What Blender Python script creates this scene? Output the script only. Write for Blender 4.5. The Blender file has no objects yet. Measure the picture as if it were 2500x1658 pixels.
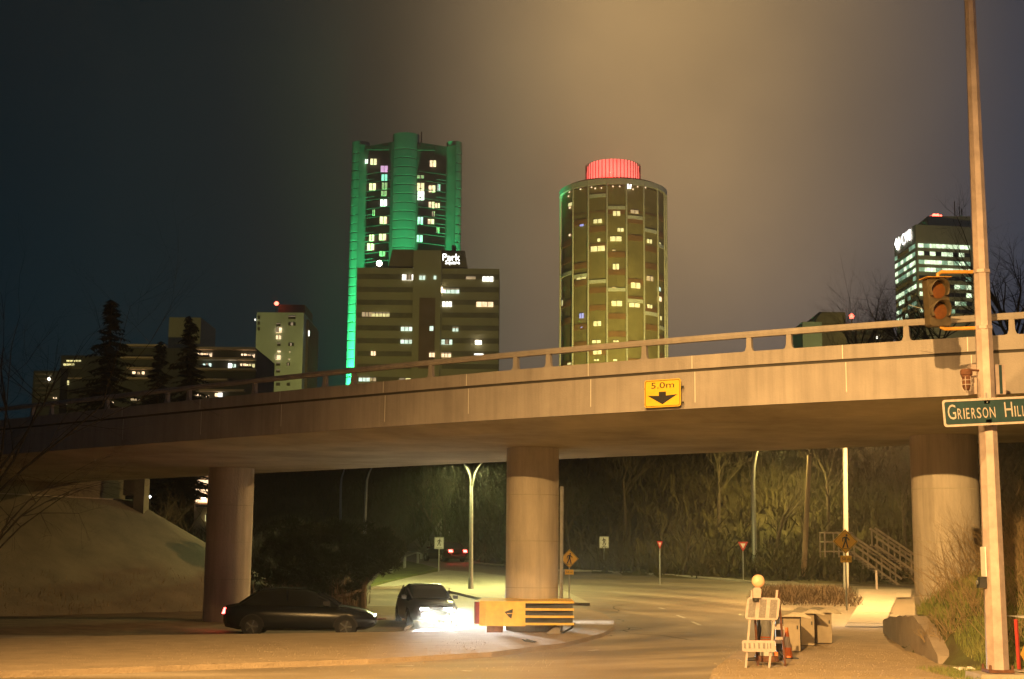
import bpy, math, random
import numpy as np
from mathutils import Vector, Matrix, noise
R = math.radians
random.seed(7)
SC = bpy.context.scene
COL = SC.collection
# ------------------------------------------------------------------ camera
F = 3472.0; CX = 1250.0; CY = 829.0; PITCH = R(8.79); ROLL = 0.0095; EYE = Vector((0, 0, 2.0))
r0 = Vector((1, 0, 0)); u0 = Vector((0, -math.sin(PITCH), math.cos(PITCH))); fw = Vector((0, math.cos(PITCH), math.sin(PITCH)))
RT = r0 * math.cos(ROLL) + u0 * math.sin(ROLL); UP = u0 * math.cos(ROLL) - r0 * math.sin(ROLL)
cam = bpy.data.cameras.new("camera"); co = bpy.data.objects.new("camera", cam); COL.objects.link(co)
mw = Matrix.Identity(4)
for i in range(3):
    mw[i][0] = RT[i]; mw[i][1] = UP[i]; mw[i][2] = -fw[i]; mw[i][3] = EYE[i]
co.matrix_world = mw
cam.sensor_width = 36; cam.lens = 36 * F / 2500; cam.clip_start = .1; cam.clip_end = 3000
SC.camera = co
# ------------------------------------------------------------------ world (night sky, lit by the city)
w = bpy.data.worlds.new("World"); SC.world = w; w.use_nodes = True
nt = w.node_tree; nt.nodes.clear()
N = nt.nodes.new; Lk = nt.links.new
out = N('ShaderNodeOutputWorld'); bg = N('ShaderNodeBackground'); Lk(bg.outputs[0], out.inputs[0])
tc = N('ShaderNodeTexCoord'); sep = N('ShaderNodeSeparateXYZ'); Lk(tc.outputs['Generated'], sep.inputs[0])
def vmath(op, a, b=None, c=None):
    m = N('ShaderNodeMath'); m.operation = op
    for i, v in enumerate((a, b, c)):
        if v is None: continue
        if isinstance(v, (int, float)): m.inputs[i].default_value = v
        else: Lk(v, m.inputs[i])
    return m.outputs[0]
az = vmath('ARCTAN2', sep.outputs[0], sep.outputs[1])          # 0 ahead, + to the right
t = vmath('ADD', vmath('MULTIPLY', az, 1.35), .5)
ramp = N('ShaderNodeValToRGB'); Lk(t, ramp.inputs[0])
cr = ramp.color_ramp; cr.interpolation = 'EASE'
for p, c in ((.0, (.0000, .0062, .0105)), (.20, (.0000, .0085, .0130)), (.36, (.003, .0120, .0140)), (.53, (.075, .066, .055)), (.76, (.066, .062, .070)), (1.0, (.022, .032, .056))):
    e = cr.elements.new(p) if p not in (0.0, 1.0) else cr.elements[0 if p == 0 else -1]
    e.color = (*c, 1)
nz = N('ShaderNodeTexNoise'); nz.inputs['Scale'].default_value = 3; nz.inputs['Detail'].default_value = 5; Lk(tc.outputs['Generated'], nz.inputs['Vector'])
el = vmath('SUBTRACT', 1.12, vmath('MULTIPLY', sep.outputs[2], .9))
gain = vmath('MULTIPLY', el, vmath('ADD', vmath('MULTIPLY', nz.outputs['Fac'], .75), .62))
below = vmath('MAXIMUM', gain, .25)
sky = N('ShaderNodeTexSky'); sky.sky_type = 'NISHITA'; sky.sun_disc = False; sky.sun_elevation = R(-8); sky.sun_rotation = R(200)
mx = N('ShaderNodeMix'); mx.data_type = 'RGBA'; mx.blend_type = 'ADD'; mx.inputs[0].default_value = .02
Lk(ramp.outputs[0], mx.inputs[6]); Lk(sky.outputs[0], mx.inputs[7])
# brown glow of the street lamp in haze, painted into the sky colour
mask = vmath('MULTIPLY', vmath('EXPONENT', vmath('MULTIPLY', vmath('POWER', vmath('DIVIDE', vmath('SUBTRACT', az, .115), .14), 2.0), -1.0)), vmath('SMOOTH_MIN', vmath('MAXIMUM', vmath('MULTIPLY', vmath('SUBTRACT', sep.outputs[2], .08), 3.6), 0.0), 1.0, .15))
mask = vmath('MULTIPLY', mask, vmath('ADD', vmath('MULTIPLY', nz.outputs['Fac'], .9), .55))
br_ = N('ShaderNodeMix'); br_.data_type = 'RGBA'; br_.clamp_factor = True; Lk(mask, br_.inputs[0]); Lk(mx.outputs[2], br_.inputs[6]); br_.inputs[7].default_value = (.46, .29, .125, 1)
Lk(br_.outputs[2], bg.inputs[0]); Lk(below, bg.inputs[1])
SC.view_settings.view_transform = 'Standard'; SC.view_settings.look = 'None'; SC.view_settings.gamma = 1; SC.view_settings.exposure = .5
SC.cycles.use_denoising = True
SC.cycles.max_bounces = 5; SC.cycles.diffuse_bounces = 3; SC.cycles.volume_bounces = 0; SC.cycles.sample_clamp_indirect = 3
SC.cycles.volume_step_rate = 4

def lamp(name, kind, loc, power, col, target=None, size=.15, angle=120, blend=.6):
    d = bpy.data.lights.new(name, kind); d.energy = power; d.color = col
    if kind == 'SPOT': d.spot_size = R(angle); d.spot_blend = blend
    d.shadow_soft_size = size
    o = bpy.data.objects.new(name, d); COL.objects.link(o); o.location = loc
    if target is not None: o.rotation_euler = (Vector(target) - Vector(loc)).to_track_quat('-Z', 'Y').to_euler()
    return o
SODIUM = (1, .56, .18)
LAMP1 = Vector((1.4, 19.8, 12.0))
lamp('street_light', 'SPOT', LAMP1 - Vector((0, 0, .22)), 4800, SODIUM, target=(1.2, 23, 0), angle=130, blend=.65, size=.16)
lamp('street_light', 'SPOT', (-5, -9, 12), 104000, SODIUM, target=(4.6, 16.2, 0), angle=54, blend=1, size=.16)
lamp('street_light', 'SPOT', (-6, 13.5, 10.5), 12500, SODIUM, target=(-5.5, 26, 0), angle=50, blend=1)  # unseen lamp added to brighten the sandy strip at the left
lamp('street_light', 'SPOT', (16, 60, 9.6), 15000, SODIUM, target=(14, 60, 0), angle=165, blend=.5)
# ------------------------------------------------------------------ pixel -> world helpers (pixels of the 2500 px photograph)
def ray(px, py): return (fw * F + RT * (px - CX) - UP * (py - CY))
def W(px, py, Y):
    d = ray(px, py); return EYE + d * (Y / d.y)
def Z(px, py, z=0.0):
    d = ray(px, py); return EYE + d * ((z - EYE.z) / d.z)
def sstep(a, b, x):
    t = max(0., min(1., (x - a) / (b - a))); return t * t * (3 - 2 * t)
HB = [(-120, 150), (-40, 150), (-10.7, 143), (-2.5, 106), (2.2, 95), (9, 86), (16.8, 81), (22, 80), (26, 78), (32, 66), (60, 60)]
BK = [(24, 8.3), (28.4, 8.7), (34, 9.25), (36.5, 10.2), (45, 12.9), (55, 15.8), (70, 20.3), (90, 30)]
def hillbase(X):
    for (a, ya), (b, yb) in zip(HB, HB[1:]):
        if X <= b: return ya + (yb - ya) * (X - a) / (b - a)
    return HB[-1][1]
def tz(X, Y):
    z = min(4.2, max(0, .035 * (Y - 56))) * sstep(54, 64, Y)
    z -= .38 * sstep(2.0, -1.0, X) * sstep(36.6, 37.8, Y) * (1 - sstep(60, 75, Y))
    hb = hillbase(X)
    if Y > hb:
        top = 11.5 + .5 * sstep(-10, 10, X)
        z += min((Y - hb) * .5, top) * sstep(0, 6, Y - hb)
    # bank on the right beside the path
    bx = bank_x(Y)
    if X > bx: z += (min((X - bx) * .60, 5.0) + .85 * (1 - math.exp((bx - X) / .25)) * sstep(28.5, 31.5, Y) * (1 - sstep(37, 46, Y))) * sstep(25.4, 29, Y) * (1 - .6 * sstep(38, 50, Y)) * (1 - sstep(56, 66, Y))
    return z
def bank_x(Y):
    if Y <= BK[0][0]: return BK[0][1]
    for (a, xa), (b, xb) in zip(BK, BK[1:]):
        if Y <= b: return xa + (xb - xa) * (Y - a) / (b - a)
    return BK[-1][1]
def G(px, py):
    """where the pixel's ray meets the terrain"""
    d = ray(px, py); t = 12 / d.y
    while t * d.y < 400:
        p = EYE + d * t
        if p.z <= tz(p.x, p.y): return Vector((p.x, p.y, tz(p.x, p.y)))
        t *= 1.004
    return p
# ------------------------------------------------------------------ materials
MATS = {}
def mat(name, col, rough=.8, metal=0, var=.15, scale=4, bump=0, bscale=None, emit=None, estr=1, col2=None, spec=None, detail=6, stretch=None, streak=0):
    m = bpy.data.materials.new(name); m.use_nodes = True; nt = m.node_tree; b = nt.nodes['Principled BSDF']
    b.inputs['Roughness'].default_value = rough; b.inputs['Metallic'].default_value = metal
    if spec is not None: b.inputs['Specular IOR Level'].default_value = spec
    c1 = tuple(c * (1 - var) for c in col); c2 = col2 or tuple(min(1, c * (1 + var)) for c in col)
    if emit:
        b.inputs['Base Color'].default_value = (*col, 1); b.inputs['Emission Color'].default_value = (*emit, 1); b.inputs['Emission Strength'].default_value = estr
        if var:
            tcn = nt.nodes.new('ShaderNodeTexCoord'); n = nt.nodes.new('ShaderNodeTexNoise'); n.inputs['Scale'].default_value = scale
            nt.links.new(tcn.outputs['Object'], n.inputs['Vector'])
            mr = nt.nodes.new('ShaderNodeMapRange'); mr.inputs[1].default_value = .3; mr.inputs[2].default_value = .7
            mr.inputs[3].default_value = estr * (1 - var); mr.inputs[4].default_value = estr * (1 + var)
            nt.links.new(n.outputs['Fac'], mr.inputs[0]); nt.links.new(mr.outputs[0], b.inputs['Emission Strength'])
        MATS[name] = m; return m
    tcn = nt.nodes.new('ShaderNodeTexCoord'); src = tcn.outputs['Object']
    if stretch:
        mp = nt.nodes.new('ShaderNodeMapping'); mp.inputs['Scale'].default_value = stretch; nt.links.new(src, mp.inputs[0]); src = mp.outputs[0]
    n = nt.nodes.new('ShaderNodeTexNoise'); n.inputs['Scale'].default_value = scale; n.inputs['Detail'].default_value = detail; n.inputs['Roughness'].default_value = .62
    nt.links.new(src, n.inputs['Vector'])
    rp = nt.nodes.new('ShaderNodeValToRGB'); rp.color_ramp.elements[0].position = .3; rp.color_ramp.elements[1].position = .7
    rp.color_ramp.elements[0].color = (*c1, 1); rp.color_ramp.elements[1].color = (*c2, 1)
    nt.links.new(n.outputs['Fac'], rp.inputs[0]); nt.links.new(rp.outputs[0], b.inputs['Base Color'])
    if streak:
        mp2 = nt.nodes.new('ShaderNodeMapping'); mp2.inputs['Scale'].default_value = (3.2, 3.2, .16); nt.links.new(tcn.outputs['Object'], mp2.inputs[0])
        n4 = nt.nodes.new('ShaderNodeTexNoise'); n4.inputs['Scale'].default_value = 1.3; n4.inputs['Detail'].default_value = 7; n4.inputs['Roughness'].default_value = .7; nt.links.new(mp2.outputs[0], n4.inputs['Vector'])
        r4 = nt.nodes.new('ShaderNodeMapRange'); r4.inputs[1].default_value = .42; r4.inputs[2].default_value = .68; r4.inputs[3].default_value = 1.0; r4.inputs[4].default_value = 1 - streak; nt.links.new(n4.outputs['Fac'], r4.inputs[0])
        m4 = nt.nodes.new('ShaderNodeMix'); m4.data_type = 'RGBA'; m4.blend_type = 'MULTIPLY'; m4.inputs[0].default_value = 1; nt.links.new(rp.outputs[0], m4.inputs[6]); nt.links.new(r4.outputs[0], m4.inputs[7]); nt.links.new(m4.outputs[2], b.inputs['Base Color'])
    if bump:
        n2 = nt.nodes.new('ShaderNodeTexNoise'); n2.inputs['Scale'].default_value = bscale or scale * 6; n2.inputs['Detail'].default_value = 4
        nt.links.new(src, n2.inputs['Vector'])
        bp = nt.nodes.new('ShaderNodeBump'); bp.inputs['Strength'].default_value = bump; bp.inputs['Distance'].default_value = .05
        nt.links.new(n2.outputs['Fac'], bp.inputs['Height']); nt.links.new(bp.outputs[0], b.inputs['Normal'])
    MATS[name] = m; return m
M = MATS
mat('concrete', (.34, .305, .28), .85, var=.13, scale=.9, streak=.22, bump=.15, bscale=30)
mat('pier_concrete', (.50, .45, .38), .85, var=.18, scale=1.6, streak=.25, bump=.2, bscale=25, stretch=(1, 1, .35))
mat('soffit', (.36, .335, .25), .9, var=.35, scale=.45)
mat('joint', (.72, .70, .64), .8, var=.1)
mat('groove', (.05, .045, .04), .9, var=.2)
mat('galv', (.42, .43, .42), .45, .7, var=.15, scale=8)
mat('pole_paint', (.40, .32, .30), .55, .15, var=.2, scale=3, col2=(.52, .42, .39), bump=.05)
mat('dark_metal', (.05, .05, .05), .5, .5, var=.3)
mat('rust', (.16, .07, .04), .8, .3, var=.4, scale=9)
mat('yellow_paint', (.85, .56, .12), .5, var=.14, scale=6, bump=.1)
mat('red_paint', (.45, .05, .04), .45, var=.2, scale=7)
mat('orange_plastic', (.80, .20, .05), .55, var=.15, scale=9)
mat('white_paint', (.42, .41, .38), .6, var=.12, scale=10)
mat('faded_white', (.44, .37, .34), .7, var=.16, scale=14, bump=.1)
mat('worn_stripe', (.21, .19, .18), .8, var=.35, scale=45)
mat('black', (.025, .022, .02), .6, var=.2)
mat('sign_green', (.014, .045, .05), .45, var=.2, scale=6)
mat('sign_yellow', (.85, .52, .04), .45, var=.08, scale=8)
mat('sign_white', (.80, .80, .78), .45, var=.06, scale=8)
mat('signal_yellow', (.55, .28, .05), .45, var=.2, scale=9)
mat('signal_body', (.075, .055, .028), .6, var=.3, scale=9)
mat('amber_lens', (.16, .06, .015), .3, var=.2, scale=20)
mat('wood', (.33, .24, .16), .85, var=.25, scale=6, stretch=(1, 1, .2), bump=.2)
mat('grey_wood', (.26, .21, .16), .85, var=.2, scale=7, bump=.2)
mat('bark', (.10, .075, .05), .95, var=.35, scale=7, bump=.4)
mat('dark_twig', (.020, .017, .014), .95, var=.4, scale=3)
mat('dry_twig', (.30, .22, .12), .9, var=.35, scale=5)
mat('brown_twig', (.12, .082, .045), .9, var=.4, scale=2)
mat('pine_needle', (.035, .045, .02), .85, var=.4, scale=3)
mat('spruce_needle', (.018, .032, .022), .9, var=.4, scale=2)
mat('grass_blade', (.15, .24, .04), .8, var=.35, scale=1.5, col2=(.26, .24, .08))
mat('wood_far', (.085, .09, .03), .95, var=.55, scale=.12, col2=(.15, .12, .05))
mat('turf', (.09, .115, .03), .95, var=.4, scale=1.2, bump=.5, bscale=20)
mat('unlit_ground', (.16, .12, .07), .95, var=.35, scale=1.2, bump=.5, bscale=14)
mat('path_concrete', (.40, .35, .29), .85, var=.12, scale=2.5, bump=.2, bscale=30)
mat('wall_concrete', (.36, .30, .25), .85, var=.16, scale=2.0, bump=.3, bscale=14)
mat('slope_concrete', (.20, .175, .125), .9, var=.22, scale=.7, bump=.3, bscale=9)
mat('tyre', (.02, .02, .02), .8, var=.2)
mat('glass_dark', (.01, .012, .014), .08, var=.1, spec=.8)
mat('car_black', (.02, .022, .026), .22, .3, var=.1)
mat('car_grey', (.12, .12, .125), .28, .5, var=.1)
mat('car_maroon', (.10, .012, .014), .25, .3, var=.1)
mat('chrome', (.6, .6, .6), .2, 1, var=.05)
mat('headlight', (1, 1, 1), emit=(1, .97, .9), estr=120, var=0)
mat('taillight', (.5, .02, .02), emit=(1, .06, .05), estr=14, var=0)
mat('plastic_box', (.34, .28, .20), .6, var=.12, scale=6)
mat('sandbag', (.48, .43, .34), .9, var=.15, scale=7, bump=.4)
mat('litter', (.8, .78, .72), .8, var=.1)
# distant buildings
mat('tower_panel', (.34, .36, .30), .85, var=.12, scale=.15, stretch=(1, 1, 3))
mat('tower_dark', (.10, .10, .085), .7, var=.25, scale=.3)
mat('balcony_white', (.65, .65, .62), .7, var=.1)
mat('olive_wall', (.36, .33, .20), .9, var=.10, scale=.12)
mat('olive_band', (.17, .155, .10), .8, var=.25, scale=.3)
mat('brown_recess', (.17, .11, .07), .85, var=.2, scale=.3)
mat('round_panel', (.30, .25, .11), .75, var=.22, scale=.22)
mat('round_panel_brown', (.32, .17, .08), .75, var=.2, scale=.22)
mat('round_rib', (.75, .72, .62), .7, var=.1)
mat('spandrel', (.80, .80, .74), .7, var=.1)
mat('office_wall', (.34, .31, .27), .8, var=.12, scale=.3)
mat('block_pale', (.42, .50, .44), .9, var=.14, scale=.2)
mat('block_brown', (.19, .16, .11), .9, var=.2, scale=.3)
mat('slab_edge', (.45, .33, .22), .85, var=.15, scale=.5)
mat('block_dark', (.06, .06, .05), .9, var=.25, scale=.3)
mat('crown_red', (.8, .10, .08), .6, emit=(1, .14, .10), estr=1.6, var=.25, scale=.12)
mat('crown_slat', (.16, .02, .02), .7, var=.2)
mat('beacon_red', (1, .1, .05), emit=(1, .10, .06), estr=7, var=0)
mat('win_warm', (1, .8, .5), emit=(1, .70, .42), estr=1.25, var=.35, scale=.9)
mat('win_yellow', (1, .9, .5), emit=(.95, .85, .38), estr=.75, var=.35, scale=.9)
mat('win_dim', (1, .8, .5), emit=(.75, .55, .35), estr=.35, var=.4, scale=.9)
mat('win_white', (1, 1, 1), emit=(1, .97, .86), estr=1.8, var=.3, scale=.9)
mat('win_cool', (.8, 1, .9), emit=(.72, .95, .82), estr=.9, var=.35, scale=.9)
mat('win_office', (.8, 1, .8), emit=(.78, 1, .66), estr=1.1, var=.6, scale=.8)
mat('win_office_dim', (.5, .8, .6), emit=(.30, .52, .36), estr=.5, var=.6, scale=.8)
mat('win_pink', (1, .5, .8), emit=(.9, .35, .75), estr=.9, var=.3, scale=.9)
mat('win_blue', (.5, .5, 1), emit=(.35, .4, 1), estr=.8, var=.3, scale=.9)
mat('win_teal', (.5, 1, .9), emit=(.40, .9, .75), estr=.8, var=.3, scale=.9)
mat('flood', (1, 1, 1), emit=(1, .86, .66), estr=14, var=0)
mat('sign_glow', (1, 1, 1), emit=(1, 1, .97), estr=4, var=0)
mat('mullion', (.05, .05, .045), .7, var=.1)
# ------------------------------------------------------------------ mesh builder
WL = {}
class MB:
    def __init__(s, T=None): s.v = []; s.f = []; s.T = T
    def add(s, vs, fs):
        o = len(s.v); s.v += [s.T @ Vector(v) if s.T else Vector(v) for v in vs]; s.f += [tuple(i + o for i in f) for f in fs]
    def box(s, a, b):
        (x0, y0, z0), (x1, y1, z1) = a, b
        s.add([(x0, y0, z0), (x1, y0, z0), (x1, y1, z0), (x0, y1, z0), (x0, y0, z1), (x1, y0, z1), (x1, y1, z1), (x0, y1, z1)],
              [(0, 3, 2, 1), (4, 5, 6, 7), (0, 1, 5, 4), (1, 2, 6, 5), (2, 3, 7, 6), (3, 0, 4, 7)])
    def cbox(s, c, d): s.box([c[i] - d[i] / 2 for i in range(3)], [c[i] + d[i] / 2 for i in range(3)])
    def quad(s, *p): s.add(p, [tuple(range(len(p)))])
    def tube(s, pts, rad, n=8, cap=True, phase=0.0):
        pts = [Vector(p) for p in pts]
        if not hasattr(rad, '__len__'): rad = [rad] * len(pts)
        vs = []; fs = []; ref = None
        for i, p in enumerate(pts):
            d = (pts[min(i + 1, len(pts) - 1)] - pts[max(i - 1, 0)]).normalized()
            if ref is None: ref = Vector((1, 0, 0)) if abs(d.x) < .9 else Vector((0, 1, 0))
            a = (ref - d * ref.dot(d)).normalized(); b = d.cross(a); ref = a
            for k in range(n):
                t = 2 * math.pi * k / n + phase; vs.append(p + (a * math.cos(t) + b * math.sin(t)) * rad[i])
        for i in range(len(pts) - 1):
            for k in range(n):
                q = (k + 1) % n; fs.append((i * n + k, i * n + q, i * n + n + q, i * n + n + k))
        if cap: fs.append(tuple(reversed(range(n)))); fs.append(tuple(range(len(vs) - n, len(vs))))
        s.add(vs, fs)
    def prism(s, poly, y0, y1, plane='xz'):
        """poly in a plane extruded from y0 to y1 along the third axis"""
        def P(p, h): return {'xz': (p[0], h, p[1]), 'xy': (p[0], p[1], h), 'yz': (h, p[0], p[1])}[plane]
        n = len(poly); s.add([P(p, y0) for p in poly] + [P(p, y1) for p in poly],
            [tuple(range(n)), tuple(reversed(range(n, 2 * n)))] + [(i, i + n, (i + 1) % n + n, (i + 1) % n) for i in range(n)])
    def lathe(s, prof, c=(0, 0, 0), n=24, a0=0, a1=2 * math.pi):
        full = abs(a1 - a0 - 2 * math.pi) < 1e-6; m = n if full else n + 1; vs = []; fs = []
        for r, z in prof:
            for k in range(m):
                t = a0 + (a1 - a0) * k / n; vs.append((c[0] + r * math.cos(t), c[1] + r * math.sin(t), c[2] + z))
        for i in range(len(prof) - 1):
            for k in range(n): q = (k + 1) % m; fs.append((i * m + k, i * m + q, i * m + m + q, i * m + m + k))
        s.add(vs, fs)
    def build(s, name, material, parent=None, smooth=False, local=False):
        me = bpy.data.meshes.new(name); o = bpy.data.objects.new(name, me); COL.objects.link(o)
        off = Vector((0, 0, 0))
        if parent is not None:
            o.parent = parent
            if not local: off = WL.get(parent.name, off)
            WL[o.name] = off
        elif s.v and not local:
            xs = [v.x for v in s.v]; ys = [v.y for v in s.v]; off = Vector(((min(xs) + max(xs)) / 2, (min(ys) + max(ys)) / 2, min(v.z for v in s.v)))
            o.location = off; WL[o.name] = off
        me.from_pydata([v - off for v in s.v], [], s.f); me.materials.append(M[material])
        if smooth: me.polygons.foreach_set('use_smooth', [True] * len(me.polygons))
        me.validate(); me.update(); return o
def tag(o, label, cat, group=None, kind=None):
    if label: o['label'] = label
    if cat: o['category'] = cat
    if group: o['group'] = group
    if kind: o['kind'] = kind
    return o
def thing(name, loc, label, cat, group=None, rz=0):
    o = bpy.data.objects.new(name, None); COL.objects.link(o); o.location = loc; o.rotation_euler = (0, 0, rz); o.empty_display_size = .3
    WL[o.name] = Vector(loc); return tag(o, label, cat, group)
def frame(O, e1, e3):
    """local x = e1, local y = -e3 (into the surface), local z = up"""
    e1 = Vector(e1).normalized(); e3 = Vector(e3).normalized(); e2 = e3.cross(e1); T = Matrix.Identity(4)
    for i in range(3): T[i][0] = e1[i]; T[i][1] = -e3[i]; T[i][2] = e2[i]; T[i][3] = O[i]
    return T
def text(s, x0, x1, z0, z1, y, T, material, parent, name='lettering', th=.004):
    cu = bpy.data.curves.new('t', 'FONT'); cu.body = s; cu.resolution_u = 3
    ob = bpy.data.objects.new('t', cu); COL.objects.link(ob); bpy.context.view_layer.update()
    me = bpy.data.meshes.new_from_object(ob.evaluated_get(bpy.context.evaluated_depsgraph_get()))
    vs = [v.co.copy() for v in me.vertices]; fs = [tuple(p.vertices) for p in me.polygons]
    bpy.data.objects.remove(ob); bpy.data.curves.remove(cu); bpy.data.meshes.remove(me)
    ax = min(v.x for v in vs); bx = max(v.x for v in vs); ay = min(v.y for v in vs); by = max(v.y for v in vs)
    mb = MB(T); mb.add([(x0 + (v.x - ax) / (bx - ax) * (x1 - x0), y, z0 + (v.y - ay) / (by - ay) * (z1 - z0)) for v in vs], fs)
    return mb.build(name, material, parent)
def rrect(x0, z0, x1, z1, r, n=4):
    pts = []
    for cx, cz, a in ((x1 - r, z0 + r, -90), (x1 - r, z1 - r, 0), (x0 + r, z1 - r, 90), (x0 + r, z0 + r, 180)):
        for k in range(n + 1): t = R(a + 90 * k / n); pts.append((cx + r * math.cos(t), cz + r * math.sin(t)))
    return pts
def copy_tree(o, parent=None):
    c = o.copy(); COL.objects.link(c); c.parent = parent
    for ch in o.children: copy_tree(ch, c)
    return c
# ------------------------------------------------------------------ terrain
def grid_axis(segs):
    out = []
    for a, b, st in segs:
        n = max(1, int(round((b - a) / st))); out += [a + (b - a) * i / n for i in range(n)]
    return out + [segs[-1][1]]
GX = grid_axis([(-300, -40, 20), (-40, -6, 2), (-6, 4, .5), (4, 8, .6), (8, 14, .25), (14, 24, .7), (24, 60, 4), (60, 300, 20)])
GY = grid_axis([(-10, 22, 4), (22, 36, .7), (36, 38.4, .3), (38.4, 60, 1), (60, 160, 2.5), (160, 240, 10), (240, 900, 60)])
vs = []
for Y in GY:
    for X in GX:
        z = tz(X, Y)
        hb = hillbase(X); b = 0
        if Y > hb + 2: b = .5
        elif X > bank_x(Y) + .5: b = .12
        vs.append((X, Y, z + b * noise.noise(Vector((X * .35, Y * .35, 0))) + b * .5 * noise.noise(Vector((X * 1.3, Y * 1.3, 4)))))
nx = len(GX); fs = [(j * nx + i, j * nx + i + 1, (j + 1) * nx + i + 1, (j + 1) * nx + i) for j in range(len(GY) - 1) for i in range(nx - 1)]
hill_f = []; gr_f = []; bank_f = []
for f in fs:
    cxm = sum(vs[i][0] for i in f) / 4; cym = sum(vs[i][1] for i in f) / 4
    if cym > hillbase(cxm): hill_f.append(f)
    elif cxm > bank_x(cym) and cym > 25.5: bank_f.append(f)
    else: gr_f.append(f)
def sub(vs, fl, name, m, label=None):
    ids = sorted({i for f in fl for i in f}); mp = {i: k for k, i in enumerate(ids)}
    mb = MB(); mb.add([vs[i] for i in ids], [tuple(mp[i] for i in f) for f in fl])
    o = mb.build(name, m, smooth=True, local=True); o['kind'] = 'structure'; return o
mat('bank_soil', (.13, .105, .05), .95, var=.35, scale=1.1, bump=.6, bscale=10, col2=(.13, .15, .045))
# road surface: asphalt with sand and tyre tracks swept round the curve
m = mat('asphalt', (.10, .09, .08), .62, var=.2, scale=2)
nt = m.node_tree; nt.nodes.clear(); N = nt.nodes.new; Lk = nt.links.new
o_ = N('ShaderNodeOutputMaterial'); b_ = N('ShaderNodeBsdfPrincipled'); Lk(b_.outputs[0], o_.inputs[0])
gm = N('ShaderNodeNewGeometry'); sp = N('ShaderNodeSeparateXYZ'); Lk(gm.outputs['Position'], sp.inputs[0])
dx = vmath('SUBTRACT', sp.outputs[0], -9.0); dy = vmath('MULTIPLY', vmath('SUBTRACT', sp.outputs[1], 50.0), .92)
rad = vmath('SQRT', vmath('ADD', vmath('MULTIPLY', dx, dx), vmath('MULTIPLY', dy, dy)))
ang = vmath('ARCTAN2', dy, dx)
cb = N('ShaderNodeCombineXYZ'); Lk(vmath('MULTIPLY', rad, .55), cb.inputs[0]); Lk(vmath('MULTIPLY', ang, 1.6), cb.inputs[1])
n1 = N('ShaderNodeTexNoise'); n1.inputs['Scale'].default_value = 1.0; n1.inputs['Detail'].default_value = 5; n1.inputs['Roughness'].default_value = .6; Lk(cb.outputs[0], n1.inputs['Vector'])
n2 = N('ShaderNodeTexNoise'); n2.inputs['Scale'].default_value = .35; n2.inputs['Detail'].default_value = 8; n2.inputs['Roughness'].default_value = .65; Lk(gm.outputs['Position'], n2.inputs['Vector'])
n3 = N('ShaderNodeTexNoise'); n3.inputs['Scale'].default_value = 28; n3.inputs['Detail'].default_value = 3; Lk(gm.outputs['Position'], n3.inputs['Vector'])
mixf = vmath('ADD', vmath('MULTIPLY', n1.outputs['Fac'], .68), vmath('MULTIPLY', n2.outputs['Fac'], .32))
rp = N('ShaderNodeValToRGB'); Lk(mixf, rp.inputs[0]); e = rp.color_ramp.elements
e[0].position = .36; e[0].color = (.15, .125, .09, 1); e[1].position = .66; e[1].color = (.50, .42, .31, 1)
k = e.new(.5); k.color = (.28, .23, .17, 1)
# surface colour gets darker with distance along the road
sd = N('ShaderNodeMapRange'); Lk(sp.outputs[1], sd.inputs[0]); sd.inputs[1].default_value = 27; sd.inputs[2].default_value = 62; sd.inputs[3].default_value = 1.0; sd.inputs[4].default_value = .6
gn = vmath('MULTIPLY', sd.outputs[0], vmath('ADD', vmath('MULTIPLY', n3.outputs['Fac'], 1.1), .45))
mc = N('ShaderNodeMix'); mc.data_type = 'RGBA'; mc.blend_type = 'MULTIPLY'; mc.inputs[0].default_value = 1; Lk(rp.outputs[0], mc.inputs[6]); Lk(gn, mc.inputs[7])
Lk(mc.outputs[2], b_.inputs['Base Color'])
rr = N('ShaderNodeMapRange'); Lk(mixf, rr.inputs[0]); rr.inputs[1].default_value = .35; rr.inputs[2].default_value = .65; rr.inputs[3].default_value = .42; rr.inputs[4].default_value = .8
Lk(rr.outputs[0], b_.inputs['Roughness'])
bp = N('ShaderNodeBump'); bp.inputs['Strength'].default_value = .25; bp.inputs['Distance'].default_value = .02; Lk(n3.outputs['Fac'], bp.inputs['Height']); Lk(bp.outputs[0], b_.inputs['Normal'])
sub(vs, gr_f, 'road', 'asphalt'); sub(vs, hill_f, 'hill', 'wood_far'); sub(vs, bank_f, 'bank', 'bank_soil')
# traffic island with the piers: a raised slab with kerb
def slab(pix, name, material, h=.14, z=0.0, follow=False, extra=0):
    P = [G(x, y) if follow else Z(x, y, z) for x, y in pix]
    n = len(P); mb = MB()
    top = [Vector((p.x, p.y, (p.z if follow else z) + h)) for p in P]
    mb.add([tuple(p) for p in top], [tuple(range(n))])
    mb.add([tuple(p) for p in top] + [(p.x, p.y, p.z - .6) for p in top], [(i, (i + 1) % n, (i + 1) % n + n, i + n) for i in range(n)])
    o = mb.build(name, material); o['kind'] = 'structure'; return P
mat('island_sand', (.30, .235, .16), .9, var=.16, scale=1.6, bump=.5, bscale=22)
isl = [(-700, 1640), (-300, 1585), (0, 1569), (350, 1561), (700, 1556), (1000, 1551), (1180, 1543), (1270, 1515), (1340, 1496), (1420, 1490), (1470, 1503), (1498, 1522), (1500, 1538), (1470, 1556), (1380, 1580), (1200, 1604), (900, 1622), (500, 1636), (0, 1655), (-400, 1680), (-700, 1700)]
slab(isl, 'traffic_island', 'island_sand', .1)
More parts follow.
